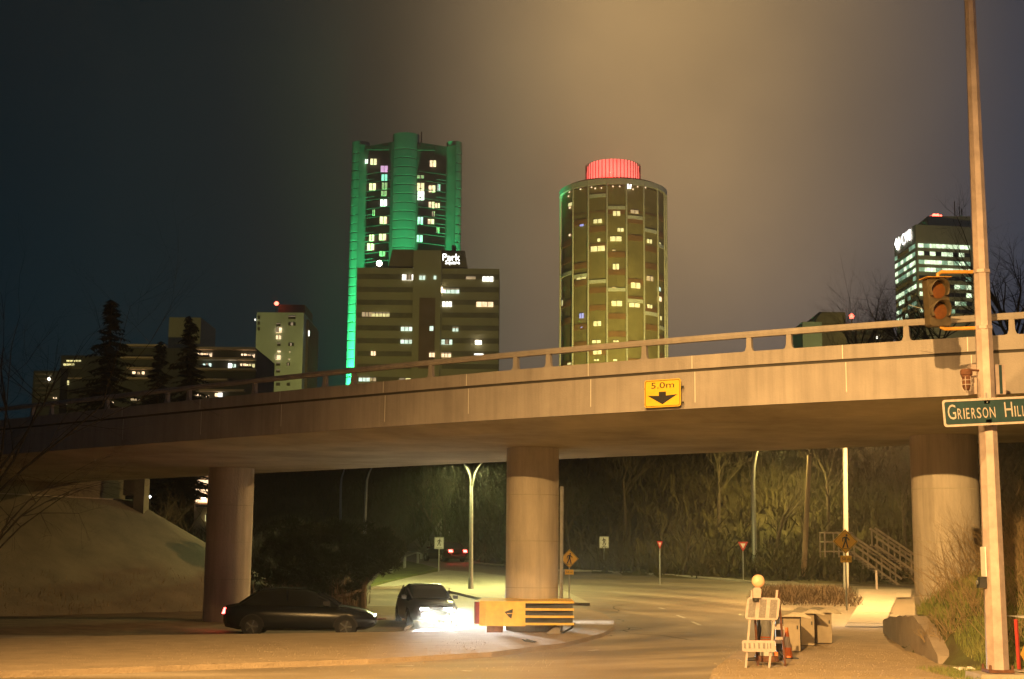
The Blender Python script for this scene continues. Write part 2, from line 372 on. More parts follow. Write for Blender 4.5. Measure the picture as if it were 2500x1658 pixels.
# the pale island in the fork of the roads
mat('pale_paving', (.34, .32, .25), .85, var=.12, scale=.8, bump=.2, bscale=12)
slab([(905, 1440), (985, 1418), (1060, 1402), (1090, 1397), (1180, 1404), (1330, 1425), (1420, 1470), (1440, 1480), (1380, 1478), (1250, 1470), (1180, 1468), (1100, 1450), (1000, 1436)], 'median', 'pale_paving', .12, follow=True)
slab([(905, 1438), (935, 1400), (990, 1376), (1030, 1385), (1068, 1396), (1000, 1415)], 'lawn', 'turf', .2, follow=True)
slab([(-400, 1470), (200, 1478), (640, 1484), (985, 1482), (1006, 1500), (1012, 1530), (985, 1543), (700, 1549), (300, 1554), (-400, 1575)], 'unlit_road', 'unlit_ground', .03, follow=True)  # dark colour stands in for road surface that is only unlit
# footpath on the right
mb = MB()
def strip(mb, L, Rr, dz=.03, n=10):
    """L, Rr: pixel polylines of the two sides, near to far"""
    a = [G(*p) for p in L]; b = [G(*p) for p in Rr]; vs = []
    for p, q in zip(a, b):
        for k in range(5):
            s = p.lerp(q, k / 4); vs.append((s.x, s.y, max(p.z, q.z, tz(s.x, s.y)) + dz))
    mb.add(vs, [(i * 5 + k, i * 5 + k + 1, (i + 1) * 5 + k + 1, (i + 1) * 5 + k) for i in range(len(a) - 1) for k in range(4)])
fwy = [(2063, 1534), (2072, 1518), (2083, 1500), (2097, 1480), (2108, 1462), (2112, 1452)]
fwr = [(2158, 1534), (2164, 1518), (2172, 1500), (2180, 1480), (2190, 1460), (2208, 1450)]
strip(mb, fwy, fwr, .05); o = mb.build('footpath', 'path_concrete'); o['kind'] = 'structure'
mb = MB()
for a, b in (((2084, 1499), (2172, 1499)), ((2068, 1525), (2160, 1525))):
    p = G(*a); q = G(*b); mb.box((p.x, p.y - .02, p.z + .04), (q.x, p.y + .02, p.z + .056))
o = mb.build('footpath_joints', 'groove'); o['kind'] = 'structure'
# sandy apron in front of the path
mat('apron_sand', (.42, .32, .21), .95, var=.16, scale=1.5, bump=.5, bscale=25)
P = [Z(x, y) for x, y in [(1700, 1750), (1740, 1640), (1790, 1600), (1880, 1560), (1960, 1532), (2040, 1531), (2062, 1534), (2158, 1535), (2165, 1548), (2200, 1580), (2285, 1622), (2340, 1640), (2420, 1650), (2560, 1660), (2600, 1750)]]
mb = MB(); mb.add([(p.x, p.y, .03) for p in P], [tuple(range(len(P)))]); o = mb.build('pavement', 'apron_sand'); o['kind'] = 'structure'
# cross pavement at the foot of the stairs
mb = MB(); strip(mb, [(2095, 1462), (2096, 1452), (2096, 1442)], [(2225, 1462), (2225, 1452), (2225, 1442)], .06); o = mb.build('pavement', 'path_concrete'); o['kind'] = 'structure'
# lane marks
mat('road_paint', (.55, .53, .48), .7, var=.25, scale=10)
for (a, b) in (((1652, 1503), (1672, 1510)), ((1690, 1519), (1710, 1528)), ((1608, 1485), (1622, 1488)), ((1440, 1590), (1460, 1588)), ((1128, 1640), (1152, 1641)), ((960, 1628), (1010, 1627))):
    p = G(*a); q = G(*b); d = (q - p).normalized() * .3; nrm = Vector((-d.y, d.x, 0)).normalized() * .06
    mb = MB(); mb.quad(p - nrm + Vector((0, 0, .012)), q - nrm + Vector((0, 0, .012)), q + nrm + Vector((0, 0, .012)), p + nrm + Vector((0, 0, .012)))
    o = mb.build('lane_mark', 'road_paint'); o['kind'] = 'structure'
# pale kerb nose left of the bright road
mb = MB(); pts = [G(x, y) + Vector((0, 0, .06)) for x, y in [(972, 1484), (992, 1490), (1005, 1500), (1010, 1514), (1006, 1530), (990, 1541)]]
mb.tube(pts, .05, 6); o = mb.build('kerb', 'path_concrete'); o['kind'] = 'structure'
# kerb along the far carriageway
mb = MB(); pts = [G(x, y) + Vector((0, 0, .05)) for x, y in [(985, 1347), (1060, 1357), (1165, 1377), (1330, 1394), (1475, 1399), (1600, 1406), (1700, 1412), (1800, 1420), (1900, 1432)]]
mb.tube(pts, .09, 6); o = mb.build('kerb', 'path_concrete'); o['kind'] = 'structure'

# cracks sealed with tar, and loose grit
rnd = random.Random(77)
for i in range(0, 16, 2):
    x = rnd.uniform(100, 1700); y = rnd.uniform(1615, 1650) if i % 2 else rnd.uniform(1440, 1600)
    if i % 2 == 0: x = rnd.uniform(1450, 1700)
    p = G(x, y); a = rnd.choice((rnd.uniform(-.3, .3), 1.57 + rnd.uniform(-.4, .4))); q = Vector((p.x, p.y, 0)); L_ = []; R2 = []
    for j in range(14):
        zz = tz(q.x, q.y) + .008; wv = Vector((-math.sin(a), math.cos(a), 0)) * rnd.uniform(.012, .035)
        L_.append((q.x + wv.x, q.y + wv.y, zz)); R2.append((q.x - wv.x, q.y - wv.y, zz)); a += rnd.gauss(0, .28); q = q + Vector((math.cos(a), math.sin(a), 0)) * .28
    mb = MB(); mb.add(L_ + R2, [(j, j + 1, 14 + j + 1, 14 + j) for j in range(13)]); o = mb.build('road_crack', 'groove'); o['kind'] = 'structure'
mb = MB()
for i in range(2600):
    if i % 2: p = Z(rnd.uniform(-50, 1450), rnd.uniform(1562, 1640), .1); hz = .1
    else: p = Z(rnd.uniform(1740, 2300), rnd.uniform(1560, 1670), .03); hz = .03
    s_ = rnd.uniform(.004, .014); mb.add([(p.x - s_, p.y, hz), (p.x + s_, p.y - s_ * .4, hz), (p.x, p.y + s_, hz), (p.x, p.y, hz + s_ * .9)], [(0, 1, 3), (1, 2, 3), (2, 0, 3)])
mat('grit', (.30, .24, .17), .9, var=.4, scale=5); o = mb.build('gravel', 'grit', local=True); o['kind'] = 'stuff'
# ------------------------------------------------------------------ overpass
EDGE = [Z(x, y, 5.2) for x, y in ((2500, 960), (2300, 968), (2096, 976), (1900, 987), (1570, 1005), (1300, 1019), (1000, 1037), (837, 1049), (700, 1060), (376, 1081), (0, 1110))]
cf = np.polyfit([p.x for p in EDGE], [p.y for p in EDGE], 3)
def ey(X):
    if X > 10: return float(np.polyval(cf, 10)) + (X - 10) * float(np.polyval(np.polyder(cf), 10))
    if X < -17: return float(np.polyval(cf, -17)) + (X + 17) * float(np.polyval(np.polyder(cf), -17))
    return float(np.polyval(cf, X))
def enorm(X):
    s = (ey(X + .05) - ey(X - .05)) / .1; v = Vector((1, s, 0)).normalized(); return v, Vector((-v.y, v.x, 0))   # tangent, inward normal
def E(X, u, z):
    tt, nn = enorm(X); return Vector((X, ey(X), 0)) + nn * u + Vector((0, 0, z))
def px_edge(px, z=6.3):
    """X on the near face seen at pixel column px"""
    lo, hi = -45, 20
    for _ in range(40):
        m_ = (lo + hi) / 2; p = E(m_, 0, z) - EYE
        c = CX + F * p.dot(RT) / p.dot(fw)
        if c < px: lo = m_
        else: hi = m_
    return m_
WID = 10.9
brid = thing('overpass', E(0, 0, 0), 'long pale concrete road overpass on round piers with a pipe handrail, crossing the whole picture', 'bridge')
def loft(prof, X0, X1, st=.8):
    xs = [X0 + (X1 - X0) * i / max(1, round((X1 - X0) / st)) for i in range(max(1, round((X1 - X0) / st)) + 1)]
    mb = MB(); n = len(prof)
    mb.add([E(x, u, z) for x in xs for u, z in prof], [(i * n + k, i * n + (k + 1) % n, (i + 1) * n + (k + 1) % n, (i + 1) * n + k) for i in range(len(xs) - 1) for k in range(n)] + [tuple(range(n)), tuple(reversed(range((len(xs) - 1) * n, len(xs) * n)))])
    return mb
loft([(0.0, 5.2), (0.0, 5.985), (.10, 5.99), (.10, 6.045), (WID - .1, 6.045), (WID - .1, 5.99), (WID, 5.985), (WID, 5.2), (WID - .35, 5.18), (WID - 1.4, 5.05), (1.4, 5.05), (.35, 5.18)], -38, 22).build('deck', 'concrete', brid)
loft([(.012, 5.19), (.35, 5.175), (1.4, 5.045), (WID - 1.4, 5.045), (WID - .35, 5.175), (WID - .012, 5.19), (WID - .35, 5.165), (WID - 1.4, 5.035), (1.4, 5.035), (.35, 5.165)], -38, 22).build('soffit', 'soffit', brid)
loft([(-.015, 6.045), (-.015, 6.33), (.30, 6.33), (.34, 6.045)], -38, 22).build('parapet', 'concrete', brid)
loft([(WID - .3, 6.045), (WID - .3, 6.33), (WID, 6.33), (WID, 6.045)], -38, 22).build('parapet', 'concrete', brid)
loft([(.035, 6.045), (.03, 5.99), (.02, 5.99), (.02, 6.045)], -38, 22).build('groove_shade', 'groove', brid)  # dark strip painted in as the shade under the coping
loft([(.06, 6.64), (.04, 6.70), (.06, 6.765), (.17, 6.765), (.19, 6.70), (.17, 6.64)], -38, 22).build('handrail', 'concrete', brid)
loft([(WID - .2, 6.64), (WID - .2, 6.765), (WID - .08, 6.765), (WID - .08, 6.64)], -38, 22).build('handrail', 'concrete', brid)
for px in (-170, -60, 71, 117, 253, 400, 453, 613, 786, 855, 1045, 1253, 1333, 1568, 1825, 1923, 2211, 2470):
    X = px_edge(px); tt, nn = enorm(X); T = frame(E(X, .12, 6.33), tt, -nn)
    mb = MB(T); mb.prism([(-.17, 0), (.17, 0), (.085, .03), (.06, .10), (.05, .33), (-.05, .33), (-.06, .10), (-.085, .03)], -.05, .05); mb.build('rail_post', 'concrete', brid)
    X2 = X + 1.3
for px in (300, 490, 685, 937, 1140, 1437, 1690, 2057, 2362):
    X = px_edge(px); tt, nn = enorm(X); T = frame(E(X, 0, 0), tt, -nn)
    mb = MB(T); mb.box((-.008, -.019, 6.05), (.008, -.0151, 6.33)); mb.box((.05, -.0035, 5.32 + random.random() * .12), (.064, 0.002, 5.98)); mb.build('joint', 'joint', brid)
PIERS = [(2302, 1063, 158 / 2), (1301, 1094, 127 / 2), (566, 1142, 110 / 2)]
PX = []
for px, pyt, hw in PIERS:
    p = Z(px, pyt, 5.06); PX.append(p)
    r = hw / F * p.y * 1.0
    mb = MB(); mb.lathe([(r, -1.2), (r, 5.10)], (p.x, p.y, 0), 48); mb.build('pier', 'pier_concrete', brid, smooth=True)
for (px, pyt, hw), p in zip(PIERS, PX):
    r = hw / F * p.y
    for z in (1.25, 2.5, 3.75):
        mb = MB(); mb.lathe([(r + .001, z - .008), (r + .004, z), (r + .001, z + .008)], (p.x, p.y, 0), 48); mb.build('form_seam', 'soffit', brid)
# conduit up the centre pier
p = PX[1]; mb = MB(); mb.tube([(p.x + .80, p.y - .12, -.2), (p.x + .80, p.y - .12, 4.0)], .05, 8); mb.build('drain_pipe', 'galv', brid)
# abutment and slope paving on the left
A = Vector((-24, 52, 4.4)); B = Vector((-16.6, 63, 4.4)); dd = Vector((.79, -.61, 0)); base = -.45
ab = thing('abutment', B, 'dark concrete abutment wall where the overpass meets the left bank', 'abutment')
mb = MB(); nA = A - dd * .6; nB = B - dd * .6
back = -dd * 3
for z0, z1, off in ((3.6, 5.0, 0), ):
    pa, pb = nA, nB; mb.add([(pa.x, pa.y, z0), (pb.x, pb.y, z0), (pb.x, pb.y, 5.9), (pa.x, pa.y, 5.9), (pa.x + back.x, pa.y + back.y, z0), (pb.x + back.x, pb.y + back.y, z0), (pb.x + back.x, pb.y + back.y, 5.9), (pa.x + back.x, pa.y + back.y, 5.9)], [(0, 1, 2, 3), (1, 5, 6, 2), (4, 7, 6, 5), (0, 4, 5, 1), (3, 2, 6, 7), (0, 3, 7, 4)])
mb.build('wall', 'slope_concrete', ab)
mb = MB(); q = W(352, 1290, 62.4); mb.box((q.x - .45, q.y - .3, 3.1), (q.x + .0, q.y + .6, 5.35)); mb.box((q.x - .95, q.y - .2, 4.6), (q.x - .45, q.y + .5, 5.35)); mb.build('wing_pillar', 'slope_concrete', ab)
mb = MB(); pa = A - dd * .1 + Vector((0, 0, .0)); pb = B - dd * .1
mb.add([tuple(pa - dd * .5 + Vector((0, 0, .05))), tuple(pb - dd * .5 + Vector((0, 0, .05))), tuple(pb + Vector((0, 0, .05))), tuple(pa + Vector((0, 0, .05))), tuple(pb + Vector((0, 0, -.05))), tuple(pa + Vector((0, 0, -.05)))], [(0, 1, 2, 3), (3, 2, 4, 5)]); mb.build('ledge', 'path_concrete', ab)
mb = MB(); vs = []; nS = 14
def slope_pt(a, t):   # a: along the fan, t: down the slope
    if a <= 1: top = A.lerp(B, a); d = dd
    else:
        th = (a - 1) * R(100); top = B; d = Vector((dd.x * math.cos(th) - dd.y * math.sin(th), dd.x * math.sin(th) + dd.y * math.cos(th), 0))
    p = top + d * (8.6 * t); p.z = 4.4 + (base - 4.4) * t; return p
al = [i / 6 for i in range(7)] + [1 + i / 10 for i in range(1, 11)]
for a in al:
    for k in range(nS): vs.append(tuple(slope_pt(a, k / (nS - 1))))
mb.add(vs, [(i * nS + k, i * nS + k + 1, (i + 1) * nS + k + 1, (i + 1) * nS + k) for i in range(len(al) - 1) for k in range(nS - 1)])
mb.add([(-24, 52, 4.4), (-60, 70, 4.4), (-50, 90, 4.4), (-20, 80, 4.4), (-16.6, 63, 4.4)], [(0, 1, 2, 3, 4)])
mb.add([(-24, 52, 4.4), (-17.2, 46.7, -.45), (-60, 46, -.45), (-60, 70, 4.4)], [(0, 1, 2, 3)])
o = mb.build('slope', 'slope_concrete', smooth=False); o['kind'] = 'structure'
# clearance sign
X = px_edge(1626, 5.6); tt, nn = enorm(X)
c = E(X, -.16, 0); TS = frame(c, tt, -nn)
cs = thing('clearance_sign', c + Vector((0, 0, 5.3)), 'yellow clearance sign reading 5.0m over a black down arrow, fixed to the bridge side', 'sign')
z0, z1, hw = 5.245, 5.84, .43
mb = MB(TS); mb.prism(rrect(-hw, z0, hw, z1, .05), -.008, .008); mb.build('panel', 'sign_yellow', cs)
def ring(mb, o, i, y):
    n = len(o); mb.add([(p[0], y, p[1]) for p in o] + [(p[0], y, p[1]) for p in i], [(k, (k + 1) % n, (k + 1) % n + n, k + n) for k in range(n)])
mb = MB(TS); ring(mb, rrect(-hw + .018, z0 + .018, hw - .018, z1 - .018, .04), rrect(-hw + .03, z0 + .03, hw - .03, z1 - .03, .035), -.011); mb.build('border', 'black', cs)
text('5.0m', -.27, .28, z0 + .405, z0 + .535, -.012, TS, 'black', cs)
mb = MB(TS); a0 = z0 + .06; mb.add([(p[0], -.012, p[1]) for p in [(0, a0), (.36, a0 + .20), (.085, a0 + .185), (.085, a0 + .27), (-.085, a0 + .27), (-.085, a0 + .185), (-.36, a0 + .20)]], [tuple(range(7))]); mb.build('arrow', 'black', cs)
for zz in (z0 + .06, z1 - .2):
    mb = MB(TS); mb.box((-hw - .02, .012, zz), (hw + .05, .05, zz + .04)); mb.box((-hw + .05, .05, zz), (-hw + .1, .16, zz + .04)); mb.box((hw - .1, .05, zz), (hw - .05, .16, zz + .04)); mb.build('bracket', 'dark_metal', cs)
# ------------------------------------------------------------------ signal pole at the right
PY = 25.0
pb = W(2436, 1637, PY); pt = W(2367.5, 0, PY); pt = pb + (pt - pb) * 1.05
sp_ = thing('signal_pole', pb, 'tall pinkish octagonal steel pole at the right edge, rising out of the picture', 'pole')
mb = MB(); mb.tube([pb, pt], [.195, .095], 8, phase=R(12)); mb.build('shaft', 'pole_paint', sp_)
mb = MB(); mb.tube([pb - Vector((0, 0, .03)), pb + Vector((0, 0, .02))], .30, 4, phase=R(45)); mb.build('base_plate', 'rust', sp_)
for sx in (-.19, .19):
    for sy in (-.19, .19):
        mb = MB(); mb.tube([pb + Vector((sx, sy, .02)), pb + Vector((sx, sy, .10))], .022, 6); mb.build('anchor_bolt', 'rust', sp_)
armend = LAMP1 + Vector((.1, .1, .05))
mb = MB(); mb.tube([pt - Vector((0, 0, .3)), pt + Vector((-.8, -.7, .25)), (pt + armend) / 2 + Vector((0, 0, .55)), armend], [.07, .06, .05, .04], 8); mb.build('mast_arm', 'pole_paint', sp_)
mb = MB(frame(LAMP1, (1, .8, 0), (.8, -1, 0))); mb.prism(rrect(-.40, -.02, .30, .16, .07), -.15, .15); mb.build('lamp_head', 'galv', sp_)
mb = MB(); fb = pb - Vector((0, 0, .04)); mb.add([(fb.x + a, fb.y + b, fb.z + c) for c, s in ((0, .42), (-.45, .47)) for a, b in ((-s, -s), (s, -s), (s, s), (-s, s))], [(0, 1, 2, 3), (0, 4, 5, 1), (1, 5, 6, 2), (2, 6, 7, 3), (3, 7, 4, 0)])
o = mb.build('pole_footing', 'path_concrete'); tag(o, 'low square concrete footing under the tall pole', 'footing')
def pole_at(py):
    t = (W(2400, py, PY).z - pb.z) / (pt.z - pb.z); return pb + (pt - pb) * t
# two section signal
YS = PY - .1
c = W(2291, 737, YS); Tt = frame(c, (1, .18, .045), (.18, -1, 0))
tl = thing('traffic_signal', c, 'unlit two-section traffic signal with hooded amber lenses on two yellow arms', 'traffic light')
k = YS / F
mb = MB(Tt); mb.prism(rrect(-26 * k, -60 * k, 30 * k, 60 * k, .05), 0, .20); mb.build('housing', 'signal_body', tl)
mb = MB(Tt); mb.box((-34 * k, -.12, 60 * k), (32 * k, .2, 61.5 * k)); mb.build('top_plate', 'signal_yellow', tl)
for zc in (29 * k, -23 * k):
    mb = MB(Tt); n = 20
    mb.add([(-1 * k + 21 * k * math.cos(2 * math.pi * i / n), -.012, zc + 21 * k * math.sin(2 * math.pi * i / n)) for i in range(n)] + [(-1 * k, -.05, zc)], [(i, (i + 1) % n, n) for i in range(n)]); mb.build('lens', 'amber_lens', tl, smooth=True)
    mb = MB(Tt); vs = []; nn_ = 18
    for rr_ in (24.5 * k, 23.5 * k):
        for yy in (.0, -.24):
            for i in range(nn_ + 1):
                a = R(-35 + 250 * i / nn_); vs.append((-1 * k + rr_ * math.cos(a), yy * (1 if yy == 0 else (.55 + .45 * math.sin(max(0, min(math.pi, a))))), zc + rr_ * math.sin(a)))
    q = nn_ + 1; fs = []
    for i in range(nn_): fs += [(i, i + 1, q + i + 1, q + i), (2 * q + i, 3 * q + i, 3 * q + i + 1, 2 * q + i + 1), (q + i, q + i + 1, 3 * q + i + 1, 3 * q + i)]
    mb.add(vs, fs); mb.build('visor', 'signal_body', tl, smooth=True)
for py, xl in ((664, 2292), (801, 2300)):
    a = pole_at(py); b = W(xl, py + (0 if py < 700 else 2), YS + .1)
    mb = MB(); pts = [a + Vector((-.1, 0, 0)), b + Vector((.05, 0, 0)), b + Vector((-.02, 0, -.04 if py < 700 else .03)), Vector((b.x - .02, b.y, c.z + (60 if py < 700 else -60) * k))]
    mb.tube(pts, .034, 8); mb.build('arm', 'signal_yellow', tl)
    mb = MB(); q = a; mb.tube([q + Vector((0, 0, -.03)), q + Vector((0, 0, .03))], .165, 8); mb.build('clamp', 'pole_paint', tl)
mb = MB(); a = W(2252, 754, YS); b = W(2218, 744, YS); mb.tube([a, b], .006, 5); mb.build('wire', 'galv', tl)
# caged lamp
c = W(2360, 929, PY - .15)
cl = thing('caged_lamp', c, 'unlit bulkhead lamp in a wire cage hanging beside the pole above the street name sign', 'lamp')
mb = MB(); mb.lathe([(.0, .21), (.085, .20), (.105, .17), (.105, .10), (.09, .09), (.09, .05), (0, .05)], c, 16); mb.build('cap', 'rust', cl)
mb = MB(); mb.lathe([(.075, .05), (.075, -.10), (.05, -.165), (0, -.18)], c, 16); mb.build('globe', 'rust', cl, smooth=True)
mb = MB()
for i in range(6):
    a = math.pi * 2 * i / 6; cs_, sn = math.cos(a), math.sin(a)
    mb.tube([c + Vector((.095 * cs_, .095 * sn, .06)), c + Vector((.095 * cs_, .095 * sn, -.11)), c + Vector((.06 * cs_, .06 * sn, -.19)), c + Vector((0, 0, -.215))], .006, 5)
for zz in (0, -.08):
    mb.tube([c + Vector((.095 * math.cos(i * math.pi / 8), .095 * math.sin(i * math.pi / 8), zz)) for i in range(17)], .006, 5)
mb.build('wire_cage', 'faded_white', cl)
mb = MB(); mb.tube([c + Vector((0, 0, .19)), c + Vector((.12, .05, .19)), pole_at(905)], .02, 6); mb.build('bracket', 'rust', cl)
# cabinet behind the pole
a = W(2374, 962, PY + .25); b = W(2453, 890, PY + .25)
cb_ = thing('signal_cabinet', a, 'flat pinkish metal cabinet fixed behind the pole above the street name sign', 'cabinet')
mb = MB(); mb.box((a.x, a.y, a.z), (b.x, a.y + .22, b.z)); mb.build('box', 'pole_paint', cb_)
mb = MB(); q = W(2438, 890, PY + .25); mb.box((q.x, a.y - .012, a.z + .01), (q.x + .05, a.y - .003, b.z - .01)); mb.build('door_gap', 'sign_green', cb_)
# button box
a = W(2387, 1435, PY - .05); b = W(2405, 1409, PY - .05)
bb = thing('push_button', a, 'small dark crossing button box on the left side of the tall pole', 'button')
mb = MB(); mb.prism([(a.x, a.z), (b.x, a.z), (b.x, b.z), (a.x + .03, b.z)], a.y - .08, a.y + .08); mb.build('box', 'dark_metal', bb)
mb = MB(); mb.tube([(a.x - .015, a.y, (a.z + b.z) / 2), (a.x, a.y, (a.z + b.z) / 2)], .04, 10); mb.build('button', 'galv', bb)
q = W(2400, 1335, PY - .05); mb = MB(); mb.box((q.x - .012, q.y - .12, b.z + .01), (q.x + .008, q.y + .12, q.z)); mb.build('plate', 'sign_white', bb)
# street name sign
YG = PY - .45; k = YG / F
a = W(2302, 1010, YG); b = W(2522, 999.5, YG); c = (a + b) / 2
Tn = frame(c, b - a, (0, -1, 0)); L2 = (b - a).length / 2; H2 = 33.5 * k
sn = thing('street_name_sign', c, 'green street name sign reading GRIERSON HILL, strapped to the tall pole at the right edge', 'sign')
mb = MB(Tn); mb.prism(rrect(-L2, -H2, L2, H2, .055), 0, .01); mb.build('panel', 'sign_green', sn)
mb = MB(Tn); ring(mb, rrect(-L2, -H2, L2, H2, .055), rrect(-L2 + .038, -H2 + .038, L2 - .038, H2 - .038, .035), -.004); mb.build('border', 'faded_white', sn)
def nx_(px): return (px - 2412) * k
for s, x0, x1, zt in (('G', 2313, 2333, 21), ('R', 2337, 2347.5, 10.5), ('I', 2351.5, 2354, 10.5), ('E', 2358, 2366, 10.5), ('R', 2371, 2381, 10.5), ('S', 2384.5, 2394.5, 10.5), ('O', 2398.5, 2412, 10.5), ('N', 2416, 2429.5, 10.5), ('H', 2453, 2472.5, 21), ('I', 2477, 2479.8, 10.5), ('L', 2484, 2492, 10.5), ('L', 2496, 2504, 10.5)):
    text(s, nx_(x0), nx_(x1), -15.5 * k, zt * k, -.006, Tn, 'faded_white', sn, name='letter')
for zz in (H2 - .075, -H2 + .03):
    mb = MB(Tn); mb.tube([(0, -.014, zz), (0, 0, zz)], .012, 8); mb.build('bolt', 'galv', sn)
mb = MB(Tn); mb.box((-.015, -.004, H2), (.015, .0, H2 + .09)); mb.box((-.05, 0, H2 - .1), (.05, .3, H2 - .04)); mb.box((-.05, 0, -H2 + .04), (.05, .3, -H2 + .1)); mb.build('bracket', 'galv', sn)

# ------------------------------------------------------------------ crash guard round the centre pier
gp = PX[1]; GYy = gp.y - 2.3
g0 = W(1157, 1500, GYy + .3); g1 = W(1402, 1500, GYy + .3)
cg = thing('crash_guard', (gp.x, gp.y - 1.6, .1), 'yellow steel crash guard with dark red nose and slatted side at the centre pier', 'crash barrier')
zb, zt = .30, .93; xl = g0.x; xr = g1.x; yf = gp.y - 2.0
# plan outline of the front: curved nose at the left
plan = [(xl, yf + .9), (xl, yf + .35), (xl + .05, yf + .14), (xl + .14, yf + .02), (xl + .3, yf - .08), (xl + .75, yf - .16), (xl + 1.3, yf - .13)]
def band(mb, pl, z0, z1, th=.05, tilt=0):
    n = len(pl)
    for i in range(n - 1):
        (x0, y0), (x1, y1) = pl[i], pl[i + 1]
        mb.add([(x0, y0, z0), (x1, y1, z0), (x1, y1, z1), (x0, y0, z1), (x0, y0 + th, z0), (x1, y1 + th, z0), (x1, y1 + th, z1), (x0, y0 + th, z1)], [(0, 1, 2, 3), (3, 2, 6, 7), (4, 7, 6, 5), (0, 4, 5, 1)])
mb = MB(); band(mb, plan[1:4], zb + .04, zt - .03); mb.add([(xl, yf + .9, zb + .09), (xl, yf + .35, zb + .04), (xl, yf + .35, zt - .03), (xl, yf + .9, zt - .03)], [(0, 1, 2, 3)]); mb.build('nose', 'red_paint', cg, smooth=False)
mb = MB(); ypl = [plan[3], plan[4], plan[5], plan[6]]; band(mb, ypl, zb, zt); 
# triangular slot modelled as a dark recess
xs0 = xl + 1.3; split = xs0
mb.build('side_plate', 'yellow_paint', cg, smooth=False)
mb = MB(); x2 = split + .02
tri = [(xl + .79, zb + .36), (xl + 1.01, zb + .44), (xl + 1.0, zb + .34), (xl + .97, zb + .19), (xl + .90, zb + .24)]
def yat(x):
    for (a, ya), (b, yb) in zip(ypl, ypl[1:]):
        if x <= b: return ya + (yb - ya) * (x - a) / (b - a)
    return ypl[-1][1]
mb.add([(x, yat(x) - .004, z) for x, z in tri], [tuple(range(5))]); mb.build('arrow_slot', 'black', cg)
mb = MB(); mb.add([(xl + .85, yat(xl + .85) - .008, zb + .33), (xl + 1.0, yat(xl + 1.) - .008, zb + .335), (xl + .99, yat(xl + .99) - .008, zb + .315), (xl + .86, yat(xl + .86) - .008, zb + .31)], [(0, 1, 2, 3)]); mb.build('bar', 'yellow_paint', cg)
# top
mb = MB(); mb.add([(x, y, zt - .004) for x, y in plan[1:]] + [(xr, yf + .05, zt), (xr, yf + 1.6, zt + .04), (xl + .2, yf + 1.6, zt + .04)], [tuple(range(len(plan) + 2))])
mb.build('top_plate', 'orange_rust' if 'orange_rust' in M else 'yellow_paint', cg)
# slats
sl0 = split; nsl = 4
for i in range(nsl):
    z0 = zb + .03 + i * .185; pts = [(sl0, yf - .13), (sl0 + .5, yf - .08), (sl0 + 1.0, yf + .0), (xr, yf + .08)]
    mb = MB(); band(mb, pts, z0, z0 + .055, .16); mb.add([(x, y, z0) for x, y in pts] + [(x, y + .16, z0) for x, y in reversed(pts)], [tuple(range(8))])
    mb.build('slat', 'yellow_paint', cg)
    for j in range(5):
        x = xr - .12 - j * .11; mb = MB(); y_ = yf + .0; mb.add([(x, y_ + .02, z0 + .058), (x + .025, y_ + .02, z0 + .058), (x + .055, y_ + .2, z0 + .058), (x + .03, y_ + .2, z0 + .058)], [(0, 1, 2, 3)]); mb.build('notch', 'black', cg)
mb = MB(); mb.box((sl0 - .01, yf - .14, zb), (sl0 + .03, yf + .0, zt)); mb.build('frame_post', 'yellow_paint', cg)
mb = MB(); mb.box((sl0, yf + .2, zb + .03), (xr - .03, yf + .24, zt - .03)); mb.build('back_plate', 'dark_metal', cg)
mb = MB(); mb.box((xl + .33, yf + .2, .12), (xl + .75, yf + .7, zb + .02)); mb.build('skid', 'rust', cg)
mb = MB(); mb.add([(xr - .75, yf + .3, .08), (xr - .35, yf + .3, .08), (xr - .37, yf + .3, zb + .02), (xr - .42, yf + .3, zb + .02), (xr - .75, yf + .9, .08), (xr - .35, yf + .9, .08), (xr - .37, yf + .9, zb + .02), (xr - .42, yf + .9, zb + .02)], [(0, 1, 2, 3), (1, 5, 6, 2), (4, 7, 6, 5), (0, 3, 7, 4)]); mb.build('stay', 'concrete', cg)
mb = MB(); mb.tube([(xr - .3, yf + .5, .1), (xr - .05, yf + .4, .25), (xr + .02, yf + .35, .38)], .03, 6); mb.build('brace', 'dark_metal', cg)

# ------------------------------------------------------------------ barricade with lamp
BY = 27.6; k = BY / F
mat('amber_pale', (.80, .48, .30), .4, var=.1, scale=9)
bc = Z(1862, 1621, .035)
br = thing('barricade', bc, 'faded A-frame barricade with striped top board and a round lamp on its corner', 'barricade')
def P2(px, py, dy=0): return W(px, py, BY + dy)
for (a, b, c_, m_) in (((1836, 1441), (1820, 1621), (-.12, -.3), 'faded_white'), ((1897, 1441), (1877, 1622), (-.12, -.3), 'faded_white'), ((1840, 1446), (1850, 1615), (-.05, .35), 'rust'), ((1899, 1441), (1917, 1620), (-.05, .25), 'rust')):
    p = P2(*a, c_[0]); q = P2(*b, c_[1]); q.z = .03
    mb = MB(); d = .028
    mb.tube([p, q], d, 4, phase=R(45)); mb.build('leg', m_, br)
T_ = frame(P2(1862, 1486, -.2), (1, 0, -.02), (0, -1, .15))
k2 = (BY - .2) / F
mb = MB(T_); mb.prism([(x + .03 * (z / .2), z) for x, z in rrect(-40 * k2, -26.5 * k2, 40 * k2, 26.5 * k2, .06)], 0, .03); mb.build('striped_board', 'orange_worn' if 'orange_worn' in M else 'faded_white', br)
for x0, x1 in ((-34, -17), (-8, 8), (17, 34)):
    mb = MB(T_); mb.add([(x0 * k2 - .02, -.004, -22 * k2), (x1 * k2 - .02, -.004, -22 * k2), (x1 * k2 + .02, -.004, 22 * k2), (x0 * k2 + .02, -.004, 22 * k2)], [(0, 1, 2, 3)]); mb.build('stripe', 'worn_stripe', br)
T_ = frame(P2(1853, 1577.5, -.32), (1, 0, 0), (0, -1, .12))
